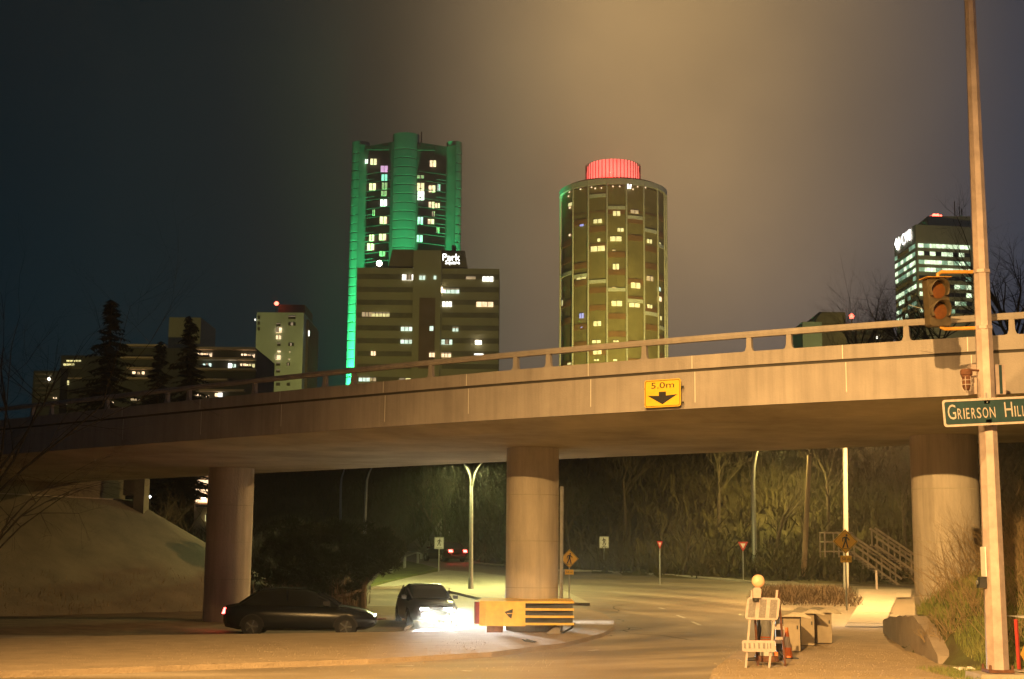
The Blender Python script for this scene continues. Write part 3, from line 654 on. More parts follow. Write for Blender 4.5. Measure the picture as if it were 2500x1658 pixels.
mb = MB(T_); mb.prism(rrect(-40 * k2, -13.3 * k2, 40 * k2, 13.3 * k2, .035), 0, .03); mb.build('lower_board', 'faded_white', br)
for i, (x0, x1) in enumerate(((-36, -31), (-25, -20), (-13, -9), (-2, 2), (9, 15), (19, 22), (26, 29))):
    mb = MB(T_); mb.add([(x0 * k2, -.004, -6 * k2), (x1 * k2, -.004, -6 * k2), (x1 * k2, -.004, 7 * k2), (x0 * k2, -.004, 7 * k2)], [(0, 1, 2, 3)]); mb.build('faded_mark', 'marks' if 'marks' in M else 'worn_stripe', br)
for py in (1530, 1562):
    mb = MB(); mb.box(tuple(P2(1893, py, .1)), tuple(P2(1910, py - 7, .14))); mb.build('crossbar', 'faded_white', br)
wl = MB(); c = P2(1851, 1419, -.22); wl.lathe([(0, -.125), (.06, -.11), (.11, -.06), (.125, 0), (.11, .06), (.06, .11), (0, .125)], (0, 0, 0), 20)
wl.v = [c + Vector((v.x, v.z * .55, v.y)) for v in wl.v]; o = wl.build('lamp_lens', 'amber_pale', br, smooth=True)
mb = MB(); q = P2(1847, 1448, -.22); mb.prism([(q.x - .07, q.z - .09), (q.x + .07, q.z - .09), (q.x + .085, q.z + .07), (q.x + .05, q.z + .105), (q.x - .04, q.z + .105), (q.x - .075, q.z + .06)], q.y - .05, q.y + .05); mb.build('battery_case', 'faded_white', br)
mb = MB(); q = P2(1845, 1463, -.24); mb.lathe([(0, -.05), (.06, -.03), (.065, .02), (0, .03)], q, 14); mb.build('clamp', 'dark_metal', br)
mb = MB(); q = P2(1856, 1449, -.24); mb.tube([q, q + Vector((.03, 0, 0))], .03, 8); mb.build('switch', 'rust', br)
# white delineator drum behind the boards
q = Z(1872, 1614, .035)
dr = thing('delineator_post', q, 'pale round channelizer post with an orange band, standing behind the barricade boards', 'traffic post')
mb = MB(); mb.lathe([(.14, .10), (.12, .45), (.10, .50), (.095, .86), (.0, .88)], q, 18); mb.build('tube', 'white_paint', dr, smooth=True)
mb = MB(); mb.lathe([(.124, .42), (.112, .485)], q, 18); mb.build('band', 'orange_plastic', dr)
mb = MB(); mb.lathe([(.0, .12), (.22, .10), (.26, .0)], q, 12); mb.build('base', 'rust', dr)
q = Z(1853, 1613, .035)
dr = thing('sandbag', q, 'slumped dark bag leaning between the legs of the barricade', 'sandbag')
mb = MB(); mb.lathe([(.10, 0), (.07, .15), (.05, .4), (.045, .62), (.02, .86), (0, .88)], q, 10); mb.v = [v + Vector((.04 * noise.noise(v * 7), .04 * noise.noise(v * 6 + Vector((3, 3, 3))), 0)) for v in mb.v]; mb.build('bag', 'black', dr, smooth=True)
mb = MB(); mb.tube([q + Vector((-.25, -.1, .03)), q + Vector((.1, -.12, .05)), q + Vector((.45, -.1, .04))], [.03, .06, .03], 7); mb.build('loose_end', 'black', dr)
# a second folded barricade
q = Z(1902, 1608, .035)
fb2 = thing('folded_barricade', q, 'dark folded barricade with thin white rails, leaning behind the front barricade', 'barricade')
a = W(1889, 1512, q.y + .2)
mb = MB(); mb.box((a.x, q.y, .03), (a.x + .16, q.y + .05, .82)); mb.build('panel', 'dark_metal', fb2)
for zz in (.62, .34): 
    mb = MB(); mb.box((a.x - .03, q.y - .03, zz), (a.x + .17, q.y - .002, zz + .07)); mb.build('rail', 'faded_white', fb2)
mb = MB(); mb.tube([(a.x - .02, q.y - .12, .3), (a.x + .1, q.y - .16, .12)], .035, 8); mb.build('handle', 'black', fb2)
q = Z(1884, 1612, .035); mb = MB(); mb.box((q.x - .12, q.y - .05, .035), (q.x + .12, q.y + .15, .20)); o = mb.build('weight_block', 'orange_plastic'); tag(o, 'small orange red plastic weight on the ground under the lower board of the barricade', 'weight')
# cone
q = Z(1922, 1607, .035); cn = thing('traffic_cone', q, 'orange traffic cone with white collars to the right of the barricade', 'traffic cone')
mb = MB(); mb.lathe([(.115, .02), (.085, .22)], q, 20); mb.lathe([(.052, .44), (.03, .60), (.03, .62), (0, .62)], q, 20); mb.build('cone', 'orange_plastic', cn, smooth=True)
mb = MB(); mb.lathe([(.085, .22), (.052, .44)], q, 20); mb.build('collar', 'faded_white', cn, smooth=True)
mb = MB(); mb.box((q.x - .2, q.y - .2, .035), (q.x + .2, q.y + .2, .055)); mb.build('base', 'black', cn)
# utility boxes
for i, (x0, x1, yt, yb, lab) in enumerate(((1913, 1953, 1505, 1592, 'beige street box with a pale slab lid, nearest of the row beside the cone'), (1957, 1988, 1497, 1577, 'beige street box in the middle of the row, under a domed pale lid'), (1991, 2030, 1495, 1571, 'beige street box farthest along the row, next to the footpath'))):
    p = Z(x0, yb, .035); q = Z(x1, yb, .035); t = W(x0, yt, p.y); y0 = p.y; dep = 1.1
    bx = thing('street_box', ((p.x + q.x) / 2, y0, .03), lab, 'street box', 'beige boxes in a row beside the footpath')
    mb = MB(); mb.prism(rrect(p.x, .05, q.x, t.z, .03), y0, y0 + dep); mb.build('body', 'plastic_box', bx)
    mb = MB(); mb.box((q.x + .004, y0 + .06, t.z * .45), (q.x + .014, y0 + .4, t.z - .06)); mb.box((p.x - .014, y0 + .03, .1), (p.x - .004, y0 + dep - .1, t.z - .02)); mb.build('dark_gap', 'black', bx)  # black sheets put in as the dark gaps between the boxes
    mb = MB(); mb.box((p.x + .04, y0 - .012, .16), (q.x - .04, y0 - .004, t.z - .12)); mb.build('door', 'plastic_box', bx)
    mb = MB(); mb.box((q.x - .075, y0 - .03, t.z * .66), (q.x - .05, y0 - .0125, t.z * .76)); mb.build('latch', 'dark_metal', bx)
    mb = MB(); pr = [(p.x - .10, t.z - .0), (p.x + .1, t.z + .055), ((p.x + q.x) / 2, t.z + .10), (q.x + .05, t.z + .085), (q.x + .22, t.z - .01), (q.x + .2, t.z - .04), (q.x, t.z + .0), (p.x, t.z + .0)]
    mb.prism(pr, y0 - .18, y0 + dep + .05); mb.build('lid', 'sandbag', bx)
# retaining wall on the bank
pts0 = [((2156, 1546), 1516), ((2172, 1563), 1507), ((2200, 1580), 1503), ((2232, 1597), 1506), ((2254, 1606), 1530), ((2272, 1614), 1565), ((2290, 1621), 1603)]
pts = []
for (a, ya), (b_, yb) in zip(pts0, pts0[1:]):
    for i in range(5):
        f = i / 5; pts.append(((a[0] + (b_[0] - a[0]) * f, a[1] + (b_[1] - a[1]) * f), ya + (yb - ya) * f + random.uniform(-2.6, 2.6)))
pts.append(pts0[-1]); bt = []; tp = []
for (a, yt) in pts:
    p = Z(*a, 0); t = W(a[0], yt, p.y); bt.append(Vector((p.x, p.y, -.1))); tp.append(Vector((p.x, p.y, t.z)))
rw = thing('retaining_wall', bt[2], 'low broken pale concrete retaining wall curving along the foot of the grass bank', 'wall')
mb = MB(); n = len(bt); th = Vector((.32, .1, 0))
mb.add([tuple(p) for p in bt] + [tuple(p) for p in tp] + [tuple(p + th) for p in tp] + [tuple(p + th) for p in bt], [(i, i + 1, n + i + 1, n + i) for i in range(n - 1)] + [(n + i, n + i + 1, 2 * n + i + 1, 2 * n + i) for i in range(n - 1)] + [(2 * n + i, 2 * n + i + 1, 3 * n + i + 1, 3 * n + i) for i in range(n - 1)] + [(0, n, 2 * n, 3 * n), (n - 1, 4 * n - 1, 3 * n - 1, 2 * n - 1)])
mb.build('wall', 'wall_concrete', rw)
# half seen folding sign at the right edge
q = W(2494, 1632, 25.6); fs_ = thing('folding_sign', q, 'folding road sign with red legs and yellow sheet, cut by the right picture edge', 'sign')
def Q(px, py, d=0): return W(px, py, 25.6 + d)
mb = MB(); mb.tube([Q(2480, 1512), Q(2488, 1634)], .035, 4); mb.build('leg', 'red_paint', fs_)
mb = MB(); mb.tube([Q(2530, 1512, .1), Q(2536, 1634, .1)], .035, 4); mb.build('leg', 'red_paint', fs_)
mb = MB(); a = Q(2476, 1506); b = Q(2545, 1515); mb.add([tuple(a), tuple(Q(2545, 1500)), tuple(Q(2545, 1516)), tuple(a + Vector((0, .5, 0))), tuple(Q(2545, 1500, .5)), tuple(Q(2545, 1516, .5))], [(0, 1, 2), (3, 5, 4), (0, 3, 4, 1), (0, 2, 5, 3), (1, 4, 5, 2)]); mb.build('top_bar', 'white_paint', fs_)
mb = MB(); mb.add([tuple(Q(2491, 1597)), tuple(Q(2520, 1530)), tuple(Q(2550, 1597)), tuple(Q(2520, 1650))], [(0, 1, 2, 3)]); mb.build('sheet', 'signal_yellow', fs_)
mb = MB(); mb.box(tuple(Q(2484, 1640)), tuple(Q(2540, 1634, .4))); mb.build('foot', 'faded_white', fs_)
# litter and debris
def litter(name, px, py, s, m_, lab, cat):
    p = G(px, py); p.z = max(p.z, .03) + (.1 if px < 1400 else 0); mb = MB()
    rnd = random.Random(int(px))
    for i in range(7):
        a = rnd.uniform(0, 6.28); c = p + Vector((rnd.uniform(-s, s) * .6, rnd.uniform(-s, s) * .3, .015 + rnd.uniform(0, s * .15)))
        d = Vector((math.cos(a), math.sin(a) * .5, rnd.uniform(-.2, .4))) * s * rnd.uniform(.2, .6); mb.tube([c - d, c, c + d], [.01, s * .10, .008], 5)
    o = mb.build(name, m_); tag(o, lab, cat)
litter('debris', 1290, 1584, .22, 'dark_metal', 'small broken stick and scrap lying on the sandy island in front of the crash guard', 'debris')
litter('debris', 931, 1557, .22, 'rust', 'small dark scrap lying at the far edge of the sandy island, left of the crash guard', 'debris')
litter('litter', 2352, 1641, .26, 'litter', 'crumpled white rubbish lying in the grass left of the pole footing', 'litter')
# ------------------------------------------------------------------ road signs
def walker(mb, cx, cz, h, y, lead=1):
    """walking figure pictogram, h tall"""
    u = h / 10.
    def pl(pts): mb.add([(cx + lead * x * u, y, cz + z * u) for x, z in pts], [tuple(range(len(pts)))])
    pl([(.9 + .75 * math.cos(a * math.pi / 6), 4.1 + .75 * math.sin(a * math.pi / 6)) for a in range(12)])
    pl([(-.5, 3.1), (1.2, 3.2), (1.0, -.3), (-.7, -.3)])
    pl([(-.7, -.2), (.3, -.2), (-1.4, -5), (-2.5, -5)]); pl([(0, -.2), (1.0, -.3), (2.2, -5), (1.2, -5)])
    pl([(-.4, 3.1), (-.4, 2.2), (-1.7, 1.6), (-2.1, 2.3)]); pl([(-2.1, 2.3), (-1.5, 2.1), (-1.8, -.4), (-2.4, -.3)]); pl([(1.0, 3.2), (.9, 2.2), (2.6, .2), (3.1, .9)])
def signpost(kind, px, cy, pw, base_py, label, cat, Y=None, tab=None, yaw=0, lead=1, post='galv', group=None, pr=.03):
    b = G(px, base_py) if Y is None else W(px, base_py, Y)
    Yd = b.y; k = Yd / F; c = W(px, cy, Yd); s = pw * k / 2
    e1 = Vector((math.cos(yaw), math.sin(yaw), 0)); e3 = Vector((math.sin(yaw), -math.cos(yaw), 0)); T = frame(c, e1, e3)
    t = thing(kind, b, label, cat, group)
    top = c.z + (s * .6 if kind != 'warning_sign' else s * .5)
    mb = MB(); mb.tube([(c.x, c.y + .05, b.z - .1), (c.x, c.y + .05, top)], pr, 8); mb.build('post', post, t)
    if kind == 'warning_sign':
        di = [(0, -s), (s, 0), (0, s), (-s, 0)]
        mb = MB(T); mb.prism(di, 0, .012); mb.build('panel', 'sign_yellow', t)
        mb = MB(T); ring(mb, [(x * .95, z * .95) for x, z in di], [(x * .90, z * .90) for x, z in di], -.004); mb.build('border', 'black', t)
        mb = MB(T); walker(mb, 0, .02, s * 1.12, -.006, lead); mb.box((-s * .36, -.006, -s * .60), (s * .36, -.005, -s * .56)); mb.build('pictogram', 'black', t)
        if tab:
            x0, x1, y0, y1 = [v * k for v in tab]; mb = MB(T); mb.prism(rrect(x0, -y1, x1, -y0, .02), 0, .012); mb.build('distance_plate', 'sign_yellow', t)
            text('50 m', x0 + .06, x1 - .06, -y1 + .08, -y0 - .08, -.006, T, 'black', t)
    elif kind == 'crosswalk_sign':
        h = s * 1.22
        mb = MB(T); mb.prism(rrect(-s, -h, s, h, .03), 0, .012); mb.build('panel', 'sign_white', t)
        mb = MB(T); ring(mb, rrect(-s * .95, -h * .96, s * .95, h * .96, .02), rrect(-s * .90, -h * .92, s * .90, h * .92, .02), -.004); walker(mb, 0, .06, s * 1.55, -.006, lead); mb.box((-s * .7, -.006, -h * .78), (s * .7, -.005, -h * .74)); mb.build('pictogram', 'black', t)
    elif kind == 'yield_sign':
        h = s * .95; tr = [(-s, h), (0, -h), (s, h)]
        mb = MB(T); mb.prism(tr, 0, .012); mb.build('panel', 'red_sign', t)
        mb = MB(T); mb.add([(x * .5, -.004, h * .32 + (z - h * .32) * .5) for x, z in tr], [(0, 1, 2)]); mb.build('centre', 'sign_white', t)
    elif kind == 'sign_plate':
        h = s * 1.75; mb = MB(T); mb.prism(rrect(-s, -h, s, h, .02), 0, .012); mb.build('panel', 'sign_white', t)
    return t
mat('red_sign', (.55, .04, .04), .5, var=.15, scale=9)
signpost('warning_sign', 2064, 1322, 60, 1491, 'yellow diamond pedestrian sign with a 50 m plate, between the hedge and the footpath', 'sign', tab=(-13, 14, 34, 50), pr=.04)
signpost('warning_sign', 1390, 1364, 45, 1473, 'yellow diamond pedestrian sign with a small 50 m plate, just right of the centre pier', 'sign', tab=(-10.5, 10.5, 26, 38))
signpost('crosswalk_sign', 1475, 1324, 23, 1395, 'white pedestrian crossing sign at the far kerb, right of the centre pier', 'sign', lead=-1)
signpost('crosswalk_sign', 1072, 1326, 23, 1396, 'white pedestrian crossing sign on the grassy median, left of the double street lamp', 'sign', lead=1, pr=.035)
signpost('yield_sign', 1814, 1335, 25, 1421, 'red and white yield sign facing the camera, left of the curved lamp pole', 'sign')
signpost('yield_sign', 1611, 1331, 20, 1427, 'small yield sign turned partly away, alone at the far kerb mid-slope', 'sign', yaw=R(38))
signpost('sign_plate', 1100, 1304, 8, 1352, 'small blank white plate above the grey trailer beyond the far road', 'sign', Y=122)
# grey trailer
q = W(1099, 1350, 121); tr_ = thing('road_trailer', q, 'small pale boxy trailer parked beyond the far road under the little white plate', 'trailer')
k = 121 / F
mb = MB(); mb.prism(rrect(q.x - 11 * k, q.z + 4 * k, q.x + 11 * k, q.z + 19 * k, .08), q.y, q.y + 1.2); mb.build('box', 'office_wall', tr_)
mb = MB(); mb.box((q.x - 20 * k, q.y, q.z + 1 * k), (q.x + 12 * k, q.y + 1.2, q.z + 4 * k)); mb.build('chassis', 'office_wall', tr_)
for s in (-5, 7):
    mb = MB(); mb.tube([(q.x + s * k, q.y - .15, q.z), (q.x + s * k, q.y + .0, q.z)], .22, 12); mb.build('wheel', 'tyre', tr_)
# ------------------------------------------------------------------ lamp posts
def lamp_post(name, base, path, r0_, r1_, label, m_='galv', group=None):
    t = thing(name, base, label, 'street lamp' if 'lamp' in name else 'post', group)
    mb = MB(); n = len(path); mb.tube(path, [r0_ + (r1_ - r0_) * i / (n - 1) for i in range(n)], 8); mb.build('pole', m_, t)
    return t
b = G(1149, 1441); Yd = b.y
t = thing('double_street_lamp', b, 'pale double street lamp with two arms forking outwards, left of the centre pier', 'street lamp')
mb = MB(); mb.tube([b, W(1150, 1400, Yd), W(1151, 1186, Yd)], [.14, .11, .075], 10); mb.build('pole', 'galv', t)
for side in (((1152, 1190), (1151, 1175), (1148, 1160), (1141, 1142), (1133, 1132), (1124, 1124)), ((1152, 1190), (1154, 1175), (1158, 1158), (1166, 1141), (1175, 1131), (1186, 1122))):
    mb = MB(); mb.tube([W(*p, Yd) for p in side], [.06, .055, .05, .045, .04, .035], 8); arm = mb.build('arm', 'galv', t, smooth=True)
    e = W(*side[-1], Yd); sg = 1 if side[-1][0] > 1150 else -1
    mb = MB(); mb.box((min(e.x, e.x + sg * .55), e.y - .1, e.z - .01), (max(e.x, e.x + sg * .55), e.y + .1, e.z + .07)); mb.build('lamp_head', 'galv', t)
    lamp('street_light', 'SPOT', (e.x + sg * .4, e.y, e.z - .2), 1900, (.95, .95, .34), target=(e.x + sg * .9, e.y, 0), size=.1, angle=172, blend=.2)  # light added at unlit heads to lift the median and slope
b = W(888, 1420, 98); lamp_post('street_lamp', b, [b] + [W(x, y, 98) for x, y in ((890, 1320), (894, 1200), (896, 1172), (901, 1155), (909, 1140))], .13, .045, 'thin pale street lamp pole with a bent tip behind the leaning pine')
b = W(832, 1400, 128); lamp_post('street_lamp', b, [b] + [W(x, y, 128) for x, y in ((831, 1300), (832, 1190), (834, 1168), (838, 1155), (842, 1143))], .13, .05, 'faint bent-tip street lamp pole farther back, left of the pale one')
b = G(1843, 1405); Yd = b.y; LPN = lamp_post('street_lamp', b, [b] + [W(x, y, Yd) for x, y in ((1841, 1300), (1838, 1180), (1840, 1140), (1845, 1112), (1851, 1092), (1862, 1074), (1885, 1060))], .16, .05, 'dull street lamp pole curving away to the right at its top, beside the yield sign').name
e = W(1885, 1060, Yd); lamp('street_light', 'SPOT', (e.x + .5, e.y, e.z - .2), 2300, (1, .74, .2), target=(e.x - 1, e.y + 1, 0), size=.1, angle=168, blend=.3); mb = MB(); mb.box((e.x - .1, e.y - .12, e.z - .06), (e.x + .75, e.y + .12, e.z + .08)); mb.build('lamp_head', 'galv', bpy.data.objects[LPN])  # light and head added on this pole to brighten slope and far road
b = G(1961, 1412); Yd = b.y; lamp_post('leaning_post', b - Vector((0, 0, .3)), [b - Vector((0, 0, .3)), W(1969, 1260, Yd), W(1976, 1112, Yd)], .17, .13, 'leaning bare wooden utility post in front of the dark slope', 'wood')
b = W(2066, 1466, 66); t = lamp_post('street_lamp', b, [b, W(2065, 1300, 66), W(2063, 1080, 66), W(2063, 950, 66)], .13, .09, 'straight white lamp pole rising behind the pedestrian sign beside the footpath', 'white_paint')
e0 = W(2063, 950, 66); e1_ = Vector((16.3, 60.3, 9.85)); mb = MB(); mb.tube([e0, e0 + Vector((0, 0, .5)), (e0 + e1_) / 2 + Vector((0, 0, .7)), e1_], [.09, .08, .06, .05], 8); mb.build('arm', 'white_paint', t); mb = MB(); mb.box((15.9, 60.0, 9.75), (16.5, 60.5, 9.9)); mb.build('lamp_head', 'galv', t)
q = G(2141, 1444); t = thing('marker_post', q, 'short white marker post at the foot of the wooden stairs', 'post'); mb = MB(); mb.tube([q, W(2139, 1393, q.y)], .06, 8); mb.build('post', 'faded_white', t); mb = MB(); mb.box((q.x - .2, q.y - .2, q.z), (q.x + .2, q.y + .2, q.z + .06)); mb.build('foot', 'path_concrete', t)
# ------------------------------------------------------------------ stairs
YS = 79
def stair(name, p0, p1, label, ext=(0, 0)):
    t = thing(name, W(*p1, YS), label, 'stairs', None)
    a = W(*p0, YS); b = W(*p1, YS); d = b - a; L = d.length
    for off in (0, 1.1):
        for h in ((1.0, .52, .08) if off == 0 else (1.0, .08)):
            mb = MB(); mb.tube([a + Vector((0, off, h)), b + Vector((0, off, h))], .075, 4, phase=R(45)); mb.build('rail' if h > .3 else 'stringer', 'grey_wood', t)
        for i in range(4):
            p = a + d * ((i + .15) / 3.6); mb = MB(); mb.tube([p + Vector((0, off - .03, -.25)), p + Vector((0, off - .03, 1.05))], .05, 4, phase=R(45)); mb.build('post', 'grey_wood', t)
    n = 13
    for i in range(n):
        p = a + d * ((i + .5) / n); mb = MB(); mb.box((p.x - .16, p.y + .06, p.z + .02), (p.x + .16, p.y + 1.04, p.z + .07)); mb.build('tread', 'grey_wood', t)
    return t
st = stair('wooden_stairs', (2080, 1351), (2202, 1437), 'weathered wooden stairs with three-rail sides climbing left from the pavement')
stair('wooden_stairs', (2137, 1334), (2238, 1402), 'upper flight of wooden stairs partly hidden behind the right pier')
t = thing('stair_landing', W(2030, 1350, YS), 'railed wooden landing at the top of the stairs, behind the pedestrian sign', 'landing')
a = W(2014, 1345, YS); b = W(2082, 1349, YS)
mb = MB(); mb.box((a.x, a.y, a.z - .06), (b.x, a.y + 1.2, a.z)); mb.build('deck', 'grey_wood', t)
for h in (1.0, .5):
    for off in (0, 1.2):
        mb = MB(); mb.tube([a + Vector((0, off, h)), Vector((b.x, a.y + off, a.z + h))], .045, 4, phase=R(45)); mb.build('rail', 'grey_wood', t)
    mb = MB(); mb.tube([a + Vector((0, 0, h)), a + Vector((0, 1.2, h))], .045, 4); mb.build('rail', 'grey_wood', t)
for x in (a.x, (a.x + b.x) / 2):
    for off in (0, 1.2):
        mb = MB(); mb.tube([(x, a.y + off, a.z - .35), (x, a.y + off, a.z + 1.05)], .05, 4, phase=R(45)); mb.build('post', 'grey_wood', t)
# handrail across the lawn
q = G(950, 1412); t = thing('hand_railing', q, 'thin metal handrail crossing the lit grass right of the leaning pine', 'railing')
for dy in (0, 1.3):
    A_ = G(948, 1412) + Vector((0, dy, 0)); B_ = G(1018, 1383) + Vector((0, dy, 0)); up = Vector((0, 0, .95))
    mb = MB(); mb.tube([A_ + up, B_ + up, B_ + up + Vector((.25, 0, -.12)), B_ + up + Vector((.25, 0, -.45))], .028, 6); mb.build('rail', 'galv', t)
    for f in (.05, .5, 1):
        p = A_.lerp(B_, f); mb = MB(); mb.tube([p - Vector((0, 0, .3)), p + up], .024, 6); mb.build('post', 'galv', t)
# ------------------------------------------------------------------ distant buildings
def facade(Y):
    """returns px->(x,z) converters at depth Y (vertical wall facing the camera)"""
    return lambda px, py: W(px, py, Y)
def wall_box(name, px0, px1, pyt, Y, depth, m_, parent, zb=-5, n_split=None):
    a = W(px0, pyt, Y); b = W(px1, pyt, Y); z = W((px0 + px1) / 2, pyt, Y).z
    mb = MB(); mb.box((a.x, Y, zb), (b.x, Y + depth, z)); return mb.build(name, m_, parent)
def rect(name, px0, px1, py0, py1, Y, m_, parent, proud=.15, mull=0, z=None):
    a = W(px0, py1, Y); b = W(px1, py0, Y)
    mb = MB(); mb.box((a.x, Y - proud, min(a.z, b.z)), (b.x, Y - .02, max(a.z, b.z))); o = mb.build(name, m_, parent)
    if mull:
        for i in range(1, mull + 1):
            x = a.x + (b.x - a.x) * i / (mull + 1); mb = MB(); mb.box((x - .07, Y - proud - .05, a.z), (x + .07, Y - proud - .01, b.z)); mb.build('mullion', 'mullion', o)
    if name == 'window' and px1 - px0 > 7 and random.random() < .6:
        f = random.uniform(.25, .6); mb = MB()
        if random.random() < .5: mb.box((a.x, Y - proud - .04, a.z + (b.z - a.z) * (1 - f * .6)), (b.x, Y - proud - .005, b.z))
        else:
            x0 = a.x + (b.x - a.x) * random.choice((0, .35)); mb.box((x0, Y - proud - .04, a.z), (x0 + (b.x - a.x) * f, Y - proud - .005, b.z))
        mb.build('blind', 'blind', o)
    return o
mat('blind', (.30, .24, .16), .9, emit=(.8, .6, .4), estr=.22, var=.3, scale=.8)
# --- tower with green lit pillars (cylinder-lobed)
YT = 430; k = YT / F
gt = thing('green_lit_tower', W(985, 1366, YT + 16), 'tallest apartment tower, its curved pillars floodlit green, behind the olive block', 'tower')
cx_ = W(985, 600, YT + 16).x
zt_ = W(985, 345, YT).z
tp_ = [(860, 886, 345), (951, 1017, 323), (1084, 1120, 341)]
# core: concave faces between three pillars seen from the front, mirrored at the back
def Xt(px): return W(px, 600, YT).x
core = [(Xt(868), YT + 4), (Xt(890), YT + 6), (Xt(950), YT + 1.5), (Xt(1016), YT + 1.5), (Xt(1084), YT + 6), (Xt(1108), YT + 4), (Xt(1108), YT + 28), (Xt(1016), YT + 32), (Xt(950), YT + 32), (Xt(868), YT + 28)]
mb = MB(); mb.prism(core, -5, zt_ + .2, 'xy'); mb.build('core', 'tower_dark', gt)
pill = [(Xt(868), YT + 8, 2.8, 1.0, zt_ + 1.6), (Xt(984), YT + 3.2, 4.2, .8, zt_ + 2.9), (Xt(1103), YT + 7.5, 2.5, 1.0, zt_ + 1.8)]
for x, y, r, sq, z1 in pill:
    pr_ = [(r, -5)]; zz = 20.0
    while zz < z1 - 3: pr_ += [(r, zz), (r - .22, zz + .12), (r - .22, zz + .3), (r, zz + .42)]; zz += 2.85
    mb = MB(); mb.lathe(pr_ + [(r, z1), (r - .3, z1), (0, z1)], (0, 0, 0), 40)
    mb.v = [Vector((x + v.x * (1.0), y + v.y * sq, v.z)) for v in mb.v]; mb.build('pillar', 'tower_panel', gt, smooth=False)
fl = 2.85
zlo = W(985, 880, YT).z
nfl = int((zt_ - 8 - zlo) / fl)
for i in range(nfl + 1):
    z = zlo + i * fl
    for xa, ya, xb, yb in ((Xt(889), YT + 5.9, Xt(949), YT + 1.6), (Xt(1018), YT + 1.6, Xt(1082), YT + 5.9)):
        mb = MB(); dxy = Vector((xb - xa, yb - ya, 0)).normalized(); nn_ = Vector((dxy.y, -dxy.x, 0)) * .8
        mb.add([(xa, ya, z), (xb, yb, z), (xb, yb, z + .22), (xa, ya, z + .22), (xa + nn_.x, ya + nn_.y, z), (xb + nn_.x, yb + nn_.y, z), (xb + nn_.x, yb + nn_.y, z + .22), (xa + nn_.x, ya + nn_.y, z + .22)], [(4, 5, 6, 7), (7, 6, 2, 3), (0, 1, 5, 4), (0, 4, 7, 3), (1, 2, 6, 5)]); mb.build('balcony_slab', 'groove', gt)
        if i % 2 == 0 or random.random() < .4:
            xe = xa + (xb - xa) * (.0 if xa < Xt(985) else .62); xf = xa + (xb - xa) * (.38 if xa < Xt(985) else 1)
            ye = ya + (yb - ya) * ((xe - xa) / (xb - xa)); yf_ = ya + (yb - ya) * ((xf - xa) / (xb - xa)); mb = MB()
            mb.add([(xe + nn_.x, ye + nn_.y - .05, z + .9), (xf + nn_.x, yf_ + nn_.y - .05, z + .9), (xf + nn_.x, yf_ + nn_.y - .05, z + 1.02), (xe + nn_.x, ye + nn_.y - .05, z + 1.02)], [(0, 1, 2, 3)]); mb.build('balcony_rail', 'balcony_white', gt)
for (px0, px1, py0, py1, m_) in ((892, 899, 391, 401, 'win_white'), (905, 920, 390, 404, 'win_warm'), (930, 947, 407, 422, 'win_pink'), (932, 946, 428, 443, 'win_teal'), (902, 918, 450, 466, 'win_warm'), (933, 946, 448, 464, 'win_dim'), (931, 945, 468, 480, 'win_dim'), (929, 945, 489, 505, 'win_white'), (928, 945, 531, 548, 'win_warm'), (902, 914, 575, 590, 'win_warm'), (926, 943, 573, 588, 'win_warm'), (897, 914, 596, 612, 'win_warm'), (927, 941, 615, 627, 'win_dim'), (910, 916, 514, 528, 'win_dim'),
    (1019, 1035, 430, 437, 'win_dim'), (1019, 1036, 449, 467, 'win_warm'), (1020, 1036, 469, 490, 'win_white'), (1020, 1033, 532, 549, 'win_cool'), (1018, 1032, 576, 592, 'win_cool'), (1050, 1065, 394, 409, 'win_warm'), (1047, 1063, 455, 471, 'win_warm'), (1069, 1075, 452, 468, 'win_cool'), (1047, 1061, 495, 510, 'win_warm'), (1063, 1074, 498, 509, 'win_warm'), (1055, 1062, 518, 530, 'win_dim'), (1045, 1060, 537, 548, 'win_warm'), (1066, 1073, 557, 570, 'win_dim')):
    px = (px0 + px1) / 2
    if px < 985: f = (px - 889) / 60; y = YT + 5.9 - 4.3 * f
    else: f = (px - 1018) / 64; y = YT + 1.6 + 4.3 * f
    a = W(px0, py1, y); b = W(px1, py0, y); mb = MB(); mb.box((a.x, y - 1.0, a.z), (b.x, y - .82, b.z)); o = mb.build('window', m_, gt)
    mb = MB(); xm = (a.x + b.x) / 2; mb.box((xm - .1, y - 1.06, a.z), (xm + .1, y - 1.01, b.z)); mb.build('mullion', 'mullion', o)
for px0, px1, py in ((893, 950, 356), (1018, 1062, 357)):
    mb = MB(); a = W(px0, py, YT + 1); b = W(px1, py, YT + 1); mb.box((a.x, YT + 1, a.z - 1.2), (b.x, YT + 1.6, a.z)); mb.build('roof_band', 'block_dark', gt)
mb = MB(); q = W(1029, 322, YT + 6); mb.tube([q - Vector((0, 0, 4)), q], .2, 5); mb.build('mast', 'tower_dark', gt)
# green uplights at the feet of the pillars
for x, y, r, sq, z1 in pill:
    for dx_ in ((-3, 3) if r > 4 else (0,)):
        loc = (x + dx_, y - 16, 18); lamp('tower_uplight', 'SPOT', loc, 1.35e6 if r > 4 else 2.8e6, (.05, 1.0, .32), target=(x, y - r * .4, 52), angle=40, blend=.9, size=.6)
q = W(926, 643, 395); fl_ = thing('rooftop_floodlight', q, 'bright warm floodlight at the left roof corner of the olive block', 'lamp')
mb = MB(); mb.lathe([(0, -.9), (.6, -.6), (.85, 0), (.6, .6), (0, .9)], q, 12); mb.build('lens', 'flood', fl_); mb = MB(); mb.tube([q - Vector((0, -.5, 4)), q + Vector((0, .5, 0))], .15, 6); mb.build('bracket', 'dark_metal', fl_)
